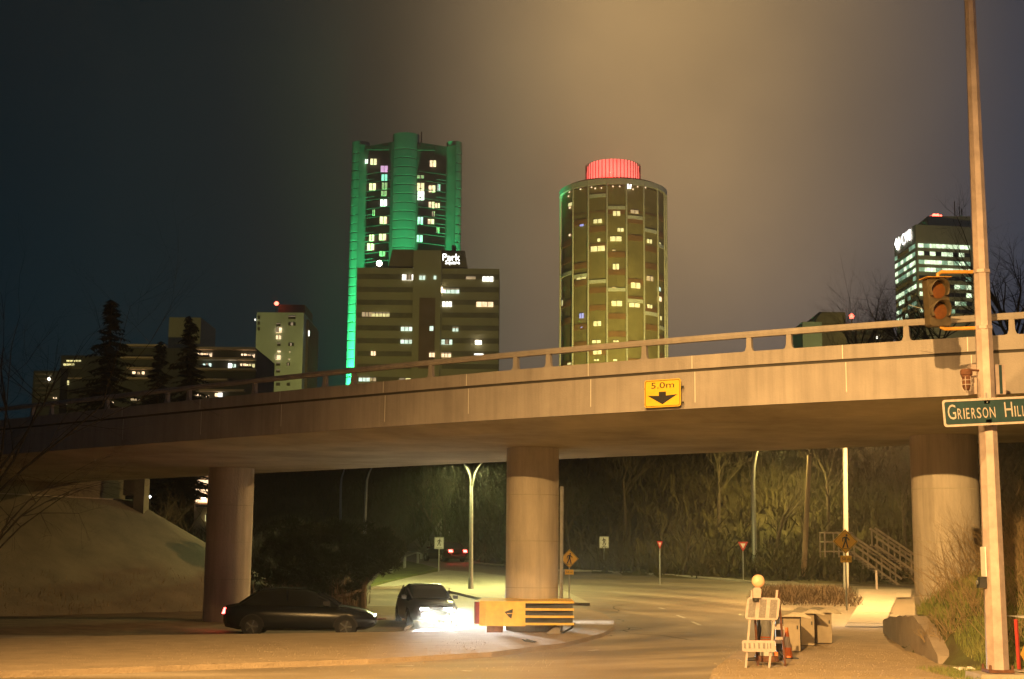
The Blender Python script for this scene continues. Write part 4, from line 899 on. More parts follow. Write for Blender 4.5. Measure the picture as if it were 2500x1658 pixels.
# --- olive block with lit rooftop sign
YP = 340
pk = thing('olive_block', W(1040, 1366, YP), 'wide olive residential block with dark window bands and a lit white Park Square roof sign', 'building')
wall_box('wall', 872, 1219, 655, YP, 20, 'olive_wall', pk)
wall_box('penthouse_tower', 1010, 1078, 611, YP - 1.2, 12, 'olive_wall', pk)
for pts in ([(948, 651), (958, 609), (1010, 609), (1010, 651)], [(1078, 655), (1078, 611), (1135, 612), (1142, 655)]):
    P_ = [W(x, y, YP + 1) for x, y in pts]; mb = MB(); mb.prism([(p.x, p.z) for p in P_], YP + 1, YP + 10); mb.build('sloped_roof', 'block_brown', pk)
wall_box('chimney', 1103, 1113, 599, YP + 4, 3, 'block_dark', pk)
rect('stair_recess', 1021, 1063, 728, 900, YP - 1.2, 'brown_recess', pk, .2)
for i in range(9):
    yc = 676 + i * 31.3
    for a, b in ((872, 1009), (1079, 1218)):
        rect('window_band', a, b, yc - 5.5, yc + 5.5, YP, 'olive_band', pk, .12)
lit = [(982, 1010, 671, 684, 'win_white', 3), (1024, 1038, 672, 683, 'win_cool', 1), (1059, 1065, 674, 682, 'win_cool', 0), (1178, 1204, 676, 687, 'win_white', 2), (1138, 1161, 675, 682, 'win_dim', 0),
       (1080, 1121, 705, 716, 'win_cool', 3), (1080, 1103, 737, 749, 'win_white', 2), (1163, 1204, 738, 749, 'win_warm', 2), (908, 951, 763, 773, 'win_yellow', 4), (884, 908, 763, 773, 'win_dim', 2), (979, 1007, 797, 808, 'win_cool', 2), (1049, 1058, 797, 808, 'win_cool', 0), (1105, 1119, 799, 809, 'win_cool', 1),
       (978, 1007, 828, 839, 'win_cool', 2), (1078, 1104, 830, 841, 'win_cool', 2), (1160, 1176, 832, 841, 'win_white', 0), (906, 917, 858, 868, 'win_warm', 1), (1048, 1061, 860, 872, 'win_warm', 1), (1078, 1101, 861, 872, 'win_warm', 2), (1158, 1180, 864, 867, 'win_white', 0), (876, 903, 921, 931, 'win_cool', 2), (903, 918, 922, 931, 'win_dim', 1), (975, 1003, 924, 929, 'win_yellow', 1)]
for a, b, c, d, m_, mu in lit: rect('window', a, b, c, d, YP - (1.2 if 1010 < a < 1078 else 0), m_, pk, .3, mu)
for a, b, c, d in ((1078, 1080, 702, 713), (1163, 1169, 832, 838)):
    rect('lamp', a, b, c, d, YP - .5, 'flood', pk, .3)
T_ = frame(W(1102, 634, YP - 1.9), (1, 0, 0), (0, -1, 0)); k = YP / F
text('Park', -21.5 * k, 21 * k, -2 * k, 14.5 * k, 0, T_, 'sign_glow', pk, name='sign_lettering')
text('Square', -15 * k, 21 * k, -14 * k, -2.5 * k, 0, T_, 'sign_glow', pk, name='sign_lettering')
mb = MB(T_); mb.box((-22 * k, .06, -15 * k), (22 * k, .2, 15.5 * k)); mb.build('sign_board', 'olive_band', pk)
# --- round tower
YR = 450; R_ = 137 / F * YR * 1.0
c = W(1498, 1366, YR + R_); zr = W(1498, 436, YR).z
rt_ = thing('round_tower', c, 'round tower with vertical ribs, pale helical spandrels and a red lit crown', 'tower')
def seg_panel(a0, a1, z0, z1, r, name, m_, parent=rt_, n=6):
    mb = MB(); mb.lathe([(r - .35, z0), (r, z0), (r, z1), (r - .35, z1)], (c.x, c.y, 0), n, a0, a1); return mb.build(name, m_, parent)
mb = MB(); mb.lathe([(R_ - .5, -5), (R_ - .5, zr - 2.2), (0, zr - 2.2)], (c.x, c.y, 0), 72); mb.build('drum', 'round_panel', rt_, smooth=False)
mb = MB(); mb.lathe([(R_ - .6, zr - 1.8), (R_ + .35, zr - 1.8), (R_ + .35, zr), (R_ - .6, zr), (0, zr)], (c.x, c.y, 0), 72); mb.build('roof_ring', 'spandrel', rt_)
mb = MB(); mb.lathe([(R_ - .2, zr - 11), (R_ - .2, zr - 10.6)], (c.x, c.y, 0), 72); mb.build('floor_line', 'round_panel_brown', rt_)
ribs = [-83, -51.5, -31, -10.5, 10, 30, 51, 68, 83, 102, 122, 142, 162, 182, 202, 222, 242, 260]
for a in ribs:
    t = R(a - 90); x = c.x + (R_ + .15) * math.cos(t); y = c.y + (R_ + .15) * math.sin(t); mb = MB(); mb.tube([(x, y, -5), (x, y, zr)], .30, 6); mb.build('rib', 'round_rib', rt_)
floor = 22.3 * YR / F
def zy(py): return W(1498, py, YR).z
vis = list(zip(ribs, ribs[1:]))[:8]
bands = {0: (655,), 1: (668,), 2: (476, 686), 3: (507, 707), 4: (529, 733), 5: (556, 760), 6: (586, 789), 7: (617, 818)}
for j, (a0, a1) in enumerate(vis):
    for py in bands.get(j, ()):
        z = zy(py + (0 if j > 2 else 0)); seg_panel(R(a0 - 90 + 1.2), R(a1 - 90 - 1.2), z - .55, z + .6, R_ + .05, 'spandrel', 'spandrel')
    for i in range(2, 24):
        z = zr - 5 - i * floor
        if z < 20: break
        if (i * 3 + j * 5) % 7 < 2: seg_panel(R(a0 - 90 + 1), R(a1 - 90 - 1), z - .9, z + .9, R_ - .1, 'panel', 'round_panel_brown')
def cyl_win(px, py, w_, h_, m_, mu=1):
    s = max(-.97, min(.97, (px - 1498) / 137.)); a = math.asin(s); dw = w_ / 137. / max(.3, math.cos(a)) / 2
    Yw = c.y - R_ * math.cos(a); z = W(px, py, Yw).z; hz = h_ / F * Yw / 2
    mb = MB(); mb.lathe([(R_ + .0, z - hz), (R_ + .0, z + hz)], (c.x, c.y, 0), 4, a - dw - math.pi / 2, a + dw - math.pi / 2); o = mb.build('window', m_, rt_)
    if mu:
        t = a - math.pi / 2; x = c.x + (R_ + .05) * math.cos(t); y = c.y + (R_ + .05) * math.sin(t); mb = MB(); mb.tube([(x, y, z - hz), (x, y, z + hz)], .09, 4); mb.build('mullion', 'mullion', o)
for px, py, w_, h_, m_ in ((1383, 499, 9, 8, 'win_yellow'), (1382, 507, 4, 5, 'win_warm'), (1411, 550, 9, 5, 'win_blue'), (1382, 574, 4, 5, 'win_warm'), (1450, 540, 20, 10, 'win_yellow'), (1497, 521, 18, 12, 'win_yellow'), (1507, 561, 15, 9, 'win_yellow'), (1495, 583, 28, 12, 'win_yellow'), (1453, 586, 7, 8, 'win_yellow'), (1450, 607, 34, 13, 'win_yellow'), (1490, 611, 8, 3, 'win_dim'), (1495, 651, 15, 14, 'win_yellow'), (1410, 677, 22, 9, 'win_yellow'), (1543, 517, 20, 9, 'win_dim'), (1545, 697, 24, 14, 'win_yellow'), (1582, 589, 13, 10, 'win_yellow'), (1612, 598, 5, 12, 'win_yellow'), (1583, 680, 18, 12, 'win_dim'),
    (1497, 741, 26, 13, 'win_yellow'), (1542, 745, 27, 10, 'win_yellow'), (1582, 748, 13, 9, 'win_yellow'), (1611, 730, 9, 12, 'win_warm'), (1609, 706, 8, 9, 'win_cool'), (1613, 777, 5, 10, 'win_yellow'), (1411, 771, 10, 12, 'win_blue'), (1449, 790, 18, 12, 'win_yellow'), (1447, 834, 20, 7, 'win_yellow'), (1495, 833, 13, 4, 'win_yellow'), (1449, 860, 20, 10, 'win_yellow'), (1447, 879, 12, 4, 'win_yellow'), (1493, 879, 9, 4, 'win_yellow'), (1382, 888, 9, 4, 'win_yellow'), (1411, 799, 4, 2, 'win_blue'), (1490, 702, 9, 3, 'win_dim'), (1365, 740, 3, 14, 'win_yellow')):
    cyl_win(px, py, w_, h_, m_, 1 if w_ > 9 else 0)
for px, py in ((1381, 469), (1379, 479), (1408, 462), (1435, 457), (1444, 460), (1459, 459), (1488, 455), (1505, 455), (1551, 456), (1572, 458), (1539, 462)): cyl_win(px, py, 3.4, 3.4, 'win_warm', 0)
# white emblem
a = math.asin((1535 - 1498) / 137); Yw = c.y - R_ * math.cos(a) - .3; T_ = frame(W(1535, 455, Yw), (math.cos(a), math.sin(a), 0), (math.sin(a), -math.cos(a), 0)); k = YR / F
mb = MB(T_)
for pl in ([(-7, -3), (-3, 0), (-2, 3), (-5, 2), (-7, 4), (-1, 6), (1, 2), (-2, -2), (2, -5), (-6, -6)], [(1, -4), (6, -5), (5, -1), (7, 1), (7, 5), (3, 4), (4, 0), (2, 0)]):
    mb.add([(x * k, 0, z * k) for x, z in pl], [tuple(range(len(pl)))])
mb.build('emblem', 'sign_glow', rt_)
# crown
rc = 70 / F * YR; zc0 = zr + .2; zc1 = W(1496, 386, YR + R_ - rc).z
mb = MB(); mb.lathe([(rc * .93, zc0), (rc, zc0 + 1.2), (rc * 1.0, (zc0 + zc1) / 2), (rc * .97, zc1 - 1), (rc * .9, zc1), (0, zc1)], (c.x, c.y, 0), 60); mb.build('crown_drum', 'crown_red', rt_)
for i in range(46):
    t = math.pi * 2 * i / 46; x = c.x + (rc + .15) * math.cos(t); y = c.y + (rc + .15) * math.sin(t)
    mb = MB(); mb.tube([(x, y, zc0 + .4), (x, y, zc1 - .3)], .13, 4); mb.build('crown_slat', 'crown_slat', rt_)
mb = MB(); mb.lathe([(R_ * .92, zr), (R_ * .92, zr + .9)], (c.x, c.y, 0), 48); mb.build('parapet', 'round_panel_brown', rt_)
lamp('crown_light', 'POINT', (c.x - 2, c.y - R_ * .8, zr + 3.2), 3500, (1, .12, .08), size=.5)
# --- office block at the right with strip windows
Yo = 300
ob = thing('office_block', W(2235, 1366, Yo), 'office block with bright strip windows and a lit white CWB sign, behind the traffic signal', 'building')
cA = W(2235, 548, Yo); LL = W(2183, 590, Yo + 15); RRr = W(2378, 548, Yo + 2)
foot = [(cA.x, Yo), (W(2372, 600, Yo + 2).x, Yo + 2), (W(2395, 600, Yo + 10).x, Yo + 10), (W(2395, 600, Yo + 25).x, Yo + 25), (W(2183, 600, Yo + 15).x, Yo + 15)]
zt2 = cA.z
mb = MB(); mb.prism(foot, -5, zt2, 'xy'); mb.build('wall', 'office_wall', ob)
mb = MB(); q0 = W(2262, 530, Yo + 6); q1 = W(2366, 530, Yo + 6); mb.box((q0.x, Yo + 5, zt2 - .5), (q1.x, Yo + 14, q0.z)); mb.build('plant_room', 'office_wall', ob)
k = Yo / F
P0 = Vector((foot[0][0], foot[0][1], 0)); P1 = Vector((foot[1][0], foot[1][1], 0)); PL = Vector((foot[4][0], foot[4][1], 0)); P2_ = Vector((foot[2][0], foot[2][1], 0))
rnd = random.Random(5)
def strip_windows(A_, B_, z, h, n, seed, pr_lit, inset=.03):
    d = B_ - A_; nrm = Vector((d.y, -d.x, 0)).normalized()
    if nrm.y > 0: nrm = -nrm
    rr = random.Random(seed)
    for i in range(n):
        f0 = inset + (1 - 2 * inset) * i / n; f1 = inset + (1 - 2 * inset) * (i + .93) / n; v = rr.random()
        m_ = 'win_office' if v < pr_lit else ('win_office_dim' if v < pr_lit + .3 else 'glass_dark')
        a = A_ + d * f0 + nrm * .12; b = A_ + d * f1 + nrm * .12
        mb = MB(); mb.quad((a.x, a.y, z - h / 2), (b.x, b.y, z - h / 2), (b.x, b.y, z + h / 2), (a.x, a.y, z + h / 2)); mb.build('window', m_, ob)
for i, (py, lr, ll) in enumerate(((599, .8, 0), (618, .3, .7), (639, .8, .7), (657.5, .9, .8), (677, .0, .0), (697, .35, .75), (717, .1, .3), (738, .1, .3), (757, .1, .3))):
    z = W(2237, py, Yo).z
    strip_windows(P0, P1, z, 10 * k, 9, i * 7 + 1, lr); strip_windows(P1, P2_, z, 10 * k, 2, i + 50, lr * .6)
    strip_windows(PL, P0, z, 10 * k, 7, i * 11 + 3, ll)
d = (P0 - PL).normalized(); nrm = Vector((d.y, -d.x, 0)); nrm = -nrm if nrm.y > 0 else nrm
mid = PL.lerp(P0, .5); T_ = frame(Vector((mid.x + nrm.x * .3, mid.y + nrm.y * .3, W(2206, 584, Yo + 7).z)), d, nrm)
ln = (P0 - PL).length
text('CWB', -ln * .08, ln * .34, -1.1, 1.35, 0, T_, 'sign_glow', ob, name='sign_lettering')
mb = MB(T_); ux = ln * .1
for pl in ([(-1.7, 1.3), (-1.2, 1.8), (-.6, .9), (.2, 1.1), (.5, 1.7), (.9, .3), (.3, -.9), (-.3, -1.7), (-1.0, -1.5), (-2.3, .3)],):
    mb.add([(-ln * .24 + x * ux * .75, 0, z * .85) for x, z in pl], [tuple(range(len(pl)))])
mb.build('emblem', 'sign_glow', ob)
for px, py, r in ((2281, 527, .55), (2289, 526, .42), (2271, 530, .3), (2297, 527, .25)):
    q = W(px, py, Yo + 8); mb = MB(); mb.lathe([(0, -r), (r * .8, -r * .5), (r, 0), (r * .8, r * .5), (0, r)], q, 10); mb.build('beacon', 'beacon_red', ob)
    mb = MB(); mb.tube([(q.x, q.y, zt2), (q.x, q.y, q.z)], .1, 5); mb.build('mast', 'dark_metal', ob)
for px in (2330, 2342, 2348): 
    q = W(px, 492 + (px % 5) * 6, Yo + 9); mb = MB(); mb.tube([(q.x, q.y, zt2), (q.x, q.y, q.z)], .12, 5); mb.build('mast', 'dark_metal', ob)
# --- small pale blocks on the right horizon
def block(name, px0, px1, pyt, Y, depth, m_, label, wins=(), bands=(), extra=()):
    t = thing(name, W((px0 + px1) / 2, 1366, Y), label, 'building'); wall_box('wall', px0, px1, pyt, Y, depth, m_, t)
    for b in bands: rect(b[5] if len(b) > 5 else 'window_band', b[0], b[1], b[2], b[3], Y, b[4], t, .25)
    for x in extra: wall_box(x[0], *x[1:], t)
    for w_ in wins: rect('window', w_[0], w_[1], w_[2], w_[3], Y, w_[4], t, .4, w_[5] if len(w_) > 5 else 0)
    return t
t = block('pale_block', 1959, 2006, 786, 290, 18, 'block_pale', 'low pale greenish block left of the small red roof light', extra=(('wing', 2000, 2064, 762, 298, 15, 'block_brown'),), bands=())
P_ = [W(x, y, 297) for x, y in ((1990, 790), (1996, 775), (2008, 762), (2060, 762), (2062, 790))]; mb = MB(); mb.prism([(p.x, p.z) for p in P_], 297, 306); mb.build('roof', 'block_brown', t)
q = W(2079, 772.5, 300); mb = MB(); mb.lathe([(0, -.6), (.5, -.3), (.6, 0), (.5, .3), (0, .6)], q, 10); mb.build('beacon', 'beacon_red', t); mb = MB(); mb.tube([(q.x, q.y + .3, 20), q], .12, 5); mb.build('mast', 'block_dark', t)
t = block('dim_block', 2064, 2180, 800, 330, 20, 'block_brown', 'dim wide block behind the bare tree right of the small red roof light', wins=((2139, 2147, 822, 827, 'win_white'), (2080, 2083, 804, 807, 'win_white')), bands=tuple((2068, 2178, y, y + 5, 'block_dark') for y in (812, 828, 844)))
# --- white tower at the left
t = block('white_tower', 627, 742, 763, 300, 22, 'block_pale', 'pale slab tower with few lit windows and a red roof beacon, left of green tower', extra=(('penthouse', 680, 745, 744, 306, 12, 'block_brown'), ('side_wing', 740, 754, 780, 304, 16, 'block_brown')),
    wins=((674, 688, 801, 812, 'win_warm', 1), (675, 686, 820, 828, 'win_warm', 1), (678, 685, 857, 860, 'win_warm'), (673, 685, 868, 878, 'win_warm'), (707, 709, 858, 861, 'win_dim'), (705, 708, 876, 879, 'win_dim'), (622, 625, 779, 783, 'win_white'), (753, 756, 808, 821, 'win_white')),
    bands=tuple((a, a + w_, y, y + 7, 'block_dark', 'window') for a, w_, y in [(704, 18, 772), (704, 18, 788), (675, 10, 790), (677, 8, 838), (704, 14, 838), (674, 10, 886), (700, 8, 886), (674, 10, 903), (674, 10, 935), (700, 8, 935), (629, 6, 772), (629, 6, 786), (629, 6, 800)]) + ((641, 645, 870, 955, 'block_dark', 'recess'),))
q = W(675, 741, 304); mb = MB(); mb.lathe([(0, -.5), (.4, -.25), (.5, 0), (.4, .25), (0, .5)], q, 10); mb.build('beacon', 'beacon_red', t); mb = MB(); mb.tube([(q.x, q.y, 50), q], .1, 5); mb.build('mast', 'block_dark', t)
# --- stepped terrace block
tb = block('terrace_block', 291, 627, 850, 230, 18, 'block_dark', 'long low terraced apartment block with lit balcony windows behind the two spruces',
    extra=(('stair_tower', 413, 491, 775, 234, 12, 'olive_wall'),), wins=())
for a, b, y in ((291, 410, 846), (480, 627, 853), (300, 380, 876), (480, 627, 878), (315, 380, 901), (480, 627, 904), (315, 380, 926), (470, 560, 929), (490, 600, 955)):
    rect('balcony_edge', a, b, y - 1.7, y + 1.7, 230, 'slab_edge', tb, 1.6)
for a, b, c_, d_, m_, mu in ((484, 496, 863, 870, 'win_warm', 1), (498, 503, 864, 869, 'win_warm', 0), (505, 518, 862, 871, 'win_warm', 1), (590, 602, 865, 872, 'win_warm', 1), (604, 608, 866, 871, 'win_dim', 0), (610, 622, 865, 873, 'win_warm', 1), (504, 516, 888, 895, 'win_cool', 1), (497, 501, 889, 893, 'win_cool', 0), (558, 566, 888, 904, 'win_white', 0), (568, 576, 890, 897, 'win_cool', 1), (588, 600, 889, 896, 'win_warm', 1), (602, 606, 890, 895, 'win_warm', 0), (609, 622, 889, 897, 'win_yellow', 1), (325, 331, 908, 913, 'win_warm', 0), (337, 342, 909, 914, 'win_dim', 0), (348, 353, 908, 914, 'win_warm', 0), (526, 532, 961, 968, 'win_warm', 0), (534, 543, 960, 969, 'win_white', 0), (478, 490, 961, 966, 'win_warm', 0), (505, 511, 966, 970, 'win_warm', 0), (321, 341, 974, 978, 'win_dim', 0), (270, 278, 982, 985, 'win_warm', 0), (159, 164, 984, 987, 'win_warm', 0)):
    rect('window', a, b, c_, d_, 230, m_, tb, .5, mu)
for a, b, y in ((484, 518, 870), (590, 622, 872), (490, 516, 895), (588, 622, 897)):
    for i in range(int((b - a) / 3.2)): rect('baluster', a + i * 3.2, a + i * 3.2 + .9, y - 1, y + 5, 230, 'block_dark', tb, 1.7)
tb2 = block('stepped_block', 149, 291, 868, 240, 16, 'block_dark', 'dark stepped apartment block with one dotted row of lit windows, left of the tall spruce', wins=tuple((a, a + 5, 880, 883, 'win_yellow') for a in (164, 171, 178, 186, 193)) + tuple((a, a + 5, 888.5, 893, 'win_yellow') for a in (156, 163, 170, 177)) + ((293, 296, 891, 895, 'win_teal'), (165, 169, 930, 940, 'win_yellow'), (133, 139, 950, 958, 'win_dim')), bands=((160, 200, 876, 878, 'block_dark'), (150, 200, 922, 925, 'slab_edge', 'balcony_edge'), (150, 200, 898, 900, 'block_brown', 'balcony_edge')))
tb3 = block('low_flats', 82, 149, 905, 236, 14, 'block_dark', 'low flats with pale balcony fronts and one warm lamp at the far left', bands=tuple((86, 130, y, y + 4, 'block_brown', 'balcony_front') for y in (912, 923, 934, 946, 957, 968)), wins=((119, 123, 923, 928, 'flood'), (131, 139, 971, 973, 'win_warm')))
# building seen under the deck beside the left pier
lb = block('lit_apartments', 478, 560, 1150, 150, 14, 'slab_edge', 'warmly lit apartment balconies glimpsed under the deck beside the left pier')
for y in (1178, 1200, 1222): rect('balcony', 484, 556, y - 4, y + 5, 150, 'win_warm', lb, 1.2, 0)  # lamplight on the balconies put in as a glowing surface
for y in (1190, 1212, 1236): rect('balcony_front', 484, 556, y - 3, y + 4, 150, 'slab_edge', lb, 1.6)
rect('window', 503, 514, 1255, 1273, 150, 'win_yellow', lb, .5, 2); rect('lamp', 493, 502, 1208, 1217, 149, 'flood', lb, .4)
# houses on the skyline under the deck
for (a, b, yt, ws, lab) in ((735, 750, 1144, ((740, 744, 1148, 1151, 'win_white'),), 'small far house with one white window on the skyline under the deck, leftmost'),
    (820, 862, 1143, ((826, 832, 1148, 1152, 'win_cool'), (846, 857, 1149, 1153, 'win_white'), (836, 841, 1149, 1151, 'win_cool')), 'far house with three bright cool windows on the skyline under the deck'),
    (870, 900, 1146, ((874, 881, 1151, 1157, 'win_dim'), (883, 893, 1151, 1159, 'win_warm'),), 'far house with warm windows on the skyline right of the pale lamp tip'),
    (948, 966, 1148, ((955, 959, 1153, 1157, 'win_cool'),), 'tiny far house with a single cool window, rightmost on the skyline')):
    t = block('far_house', a, b, yt, 210, 8, 'block_dark', lab, wins=ws)
q = W(775, 1162, 190); t = thing('yard_lamp', q, 'tiny amber lamp among the dark trees on the skyline under the deck', 'lamp'); mb = MB(); mb.lathe([(0, -.14), (.12, 0), (0, .14)], q, 8); mb.build('bulb', 'flood_amber' if 'flood_amber' in M else 'win_warm', t); mb = MB(); mb.tube([q - Vector((0, -.1, 3)), q + Vector((0, .1, 0))], .05, 5); mb.build('post', 'dark_metal', t)
q = W(366, 1213, 90); t = thing('yard_lamp', q, 'small cold white lamp between the abutment pillar and the bare trees', 'lamp'); mb = MB(); mb.lathe([(0, -.1), (.1, 0), (0, .1)], q, 8); mb.build('bulb', 'sign_glow', t); mb = MB(); mb.tube([q - Vector((0, -.1, 4)), q + Vector((0, .1, 0))], .04, 5); mb.build('post', 'dark_metal', t)
# unseen fill lights added to brighten the fronts of the distant buildings
for loc, p_, tg, an in (((62, 250, 26), 2.2e4, (66, 292, 48), 60), ((-30, 265, 25), 1.7e4, (-28, 340, 52), 62), ((5, 265, 25), 1.7e4, (-10, 340, 52), 62), ((40, 360, 25), 4.2e5, (33, 450, 66), 60), ((-50, 258, 24), 2e4, (-49, 300, 50), 70), ((80, 240, 30), 3e4, (88, 300, 55), 50), ((-75, 190, 22), 9e3, (-62, 232, 30), 80)):
    lamp('tower_fill_light', 'SPOT', loc, p_, (1, .80, .20), target=tg, angle=an, blend=1, size=1)
# ------------------------------------------------------------------ plants
mat('slope_twig', (.075, .06, .032), .9, var=.35, scale=2)
def branch(mb, p, d, L, r, depth, rnd, spread=.5, droop=0, nseg=3, fork=(2, 4)):
    pts = [p.copy()]; rad = [r]; q = p.copy(); dd_ = d.copy()
    for i in range(nseg):
        dd_ = (dd_ + Vector((rnd.gauss(0, .13), rnd.gauss(0, .13), rnd.gauss(0, .08) - droop))).normalized()
        q = q + dd_ * (L / nseg); pts.append(q.copy()); rad.append(r * (1 - .55 * (i + 1) / nseg))
    mb.tube(pts, rad, 3 if r < .03 else 5, cap=False)
    if depth <= 0: return
    for j in range(rnd.randint(*fork)):
        i = rnd.randint(1, nseg); b = pts[i]
        nd = (dd_ + Vector((rnd.gauss(0, spread), rnd.gauss(0, spread), rnd.gauss(.1, spread * .7)))).normalized()
        branch(mb, b, nd, L * rnd.uniform(.5, .8), rad[i] * .65, depth - 1, rnd, spread, droop, nseg, fork)
def bare_tree(name, base, h, r, seed, m_, label, cat='tree', lean=(0, 0), depth=4, spread=.5, fork=(2, 4), group=None, droop=0):
    rnd = random.Random(seed); t = thing(name, base, label, cat, group)
    mb = MB(); pts = [base - Vector((0, 0, .3)), base + Vector((lean[0] * .4, lean[1] * .4, h * .25)), base + Vector((lean[0], lean[1], h * .5))]
    mb.tube(pts, [r, r * .8, r * .55], 7); mb.build('trunk', 'bark', t)
    mb = MB()
    for i in range(7):
        f = rnd.uniform(.35, 1.0); p = pts[1].lerp(pts[2], max(0, (f - .3) / .7)); a = rnd.uniform(0, 6.28)
        branch(mb, p, Vector((math.cos(a) * .6 + lean[0] * .15, math.sin(a) * .6, .9)).normalized(), h * rnd.uniform(.25, .42), r * .4, depth - 1, rnd, spread, droop, 3, fork)
    mb.build('crown', m_, t); return t
def spruce(base, h, rad, seed, label, m_='spruce_needle', group=None):
    rnd = random.Random(seed); t = thing('spruce_tree', base, label, 'tree', group)
    mb = MB(); mb.tube([base, base + Vector((0, 0, h))], [.25, .03], 6); mb.build('trunk', 'bark', t); mb = MB()
    n = int(h * 19)
    for i in range(n):
        f = (i + rnd.random()) / n; z = h * (.08 + .92 * f); rr = rad * (1 - f) ** .9 * rnd.choice((rnd.uniform(.35, .8), rnd.uniform(.85, 1.35))) * (1 + .18 * math.sin(f * 31 + seed)) + .1; a = rnd.uniform(0, 6.28)
        c_, s_ = math.cos(a), math.sin(a); p = base + Vector((0, 0, z)); tip = p + Vector((c_ * rr, s_ * rr, -rr * .25 + rnd.uniform(-.1, .25)))
        nt_ = max(3, int(rr * 5))
        for j in range(nt_):
            q = p.lerp(tip, (j + .4) / nt_); w_ = .30 + .22 * rnd.random()
            for s in (-1, 1):
                e = q + Vector((-s_ * s * w_ + c_ * .25, c_ * s * w_ + s_ * .25, -.18 + rnd.uniform(-.12, .08)))
                mb.add([q + Vector((0, 0, .05)), e, q + Vector((c_ * .3, s_ * .3, -.1))], [(0, 1, 2)])
    mb.build('crown', m_, t); return t
b = W(247, 1240, 92); spruce(b, W(252, 733, 92).z - b.z, 3.6, 3, 'tall dark spruce rising above the left part of the bridge rail')
b = W(446, 1240, 100); spruce(b, W(449, 776, 100).z - b.z, 2.9, 5, 'shorter dark spruce in front of the olive stair tower')
b = W(372, 1240, 110); spruce(b, W(372, 838, 110).z - b.z, 3.0, 8, 'low bushy spruce between the two taller ones')
# near bare tree at the left picture edge
b = Vector((W(-150, 1500, 33).x, 33, -.3)); bare_tree('bare_tree', b, 8.5, .09, 21, 'dark_twig', 'leafless tree whose thin branches reach in over the bridge at the left edge', lean=(1.3, -.3), depth=5, spread=.55, fork=(3, 4))
b = Vector((W(-40, 1500, 31).x, 31, -.3)); bare_tree('bare_tree', b, 5.6, .06, 22, 'dark_twig', 'drooping leafless sapling crossing the bridge side at the left edge', lean=(.3, -.2), depth=5, spread=.6, fork=(3, 4), droop=.12)
# bare trees behind the rail at the right
for px, pt_, Y, sd, lab in ((2118, 645, 120, 31, 'tall leafless tree behind the rail, left of the office block'), (2085, 690, 132, 32, 'slender leafless tree just left of the tall one behind the rail')):
    b = W(px, 1040, Y); bare_tree('bare_tree', b, (W(px, pt_, Y).z - b.z) * .98, .22, sd, 'brown_twig', lab, depth=5, spread=.42, fork=(3, 4), lean=(.5, 0))
b = W(2480, 1000, 90); bare_tree('bare_tree', b, W(2480, 575, 90).z - b.z, .3, 33, 'dark_twig', 'dense dark tree behind the pole at the right edge', depth=5, spread=.6, fork=(3, 5))
b = W(2290, 1000, 110); bare_tree('bare_tree', b, W(2290, 660, 110).z - b.z, .22, 37, 'dark_twig', 'dark tree crown below the office windows behind the traffic signal', depth=5, spread=.6, fork=(3, 5))
b = W(2220, 1000, 115); bare_tree('bare_tree', b, W(2220, 705, 115).z - b.z, .2, 38, 'dark_twig', 'low dark tree crown at the foot of the office block', depth=5, spread=.6, fork=(3, 5))
for px, Y, yt, sd, lab in ((410, 78, 1190, 41, 'bare tree under the deck, left of the lit apartments'), (450, 84, 1180, 42, 'forked bare tree under the deck close beside the lit apartments'), (382, 74, 1215, 43, 'small bare tree just right of the abutment pillar')):
    b = W(px, 1390, Y); bare_tree('bare_tree', b, W(px, yt, Y).z - b.z, .12, sd, 'brown_twig', lab, depth=4, spread=.5)
b = G(1085, 1352); bare_tree('bare_tree', W(1080, 1345, 125), 8, .13, 44, 'brown_twig', 'thin bare tree leaning on the slope above the small trailer', lean=(-2, 0), depth=4, spread=.45)
# leaning pine
tb_ = W(886, 1490, 60); pn = thing('pine_tree', tb_, 'dark leaning pine with a spreading crown, left of the bright road', 'tree')
def PP(px, py, Y=60): return W(px, py, Y)
mb = MB(); mb.tube([tb_ - Vector((0, 0, .4)), PP(885, 1450), PP(888, 1425), PP(905, 1405), PP(935, 1380), PP(955, 1350)], [.17, .15, .14, .11, .07, .03], 7)
mb.tube([PP(886, 1440), PP(850, 1452, 59.5), PP(800, 1462, 59), PP(740, 1466, 59)], [.09, .08, .06, .03], 6); mb.tube([PP(888, 1428), PP(840, 1390, 61), PP(790, 1340, 62)], [.1, .08, .03], 6); mb.build('trunk', 'bark', pn)
mb = MB(); rnd = random.Random(11)
def needles(mb, cpt, r, n, flat=.7, ln=.22):
    for i in range(n):
        while True:
            v = Vector((rnd.uniform(-1, 1), rnd.uniform(-1, 1), rnd.uniform(-1, 1)))
            if .25 < v.length < 1: break
        p = cpt + Vector((v.x * r, v.y * r, v.z * r * flat)); d = (v + Vector((0, 0, .5)) + Vector((rnd.gauss(0, .4), rnd.gauss(0, .4), rnd.gauss(0, .4)))).normalized()
        for j in range(4):
            e = (d + Vector((rnd.gauss(0, .45), rnd.gauss(0, .45), rnd.gauss(0, .45)))).normalized(); s = e.cross(Vector((rnd.random(), rnd.random(), rnd.random()))).normalized() * .022
            mb.add([p - s, p + s, p + e * ln * rnd.uniform(.6, 1.5)], [(0, 1, 2)])
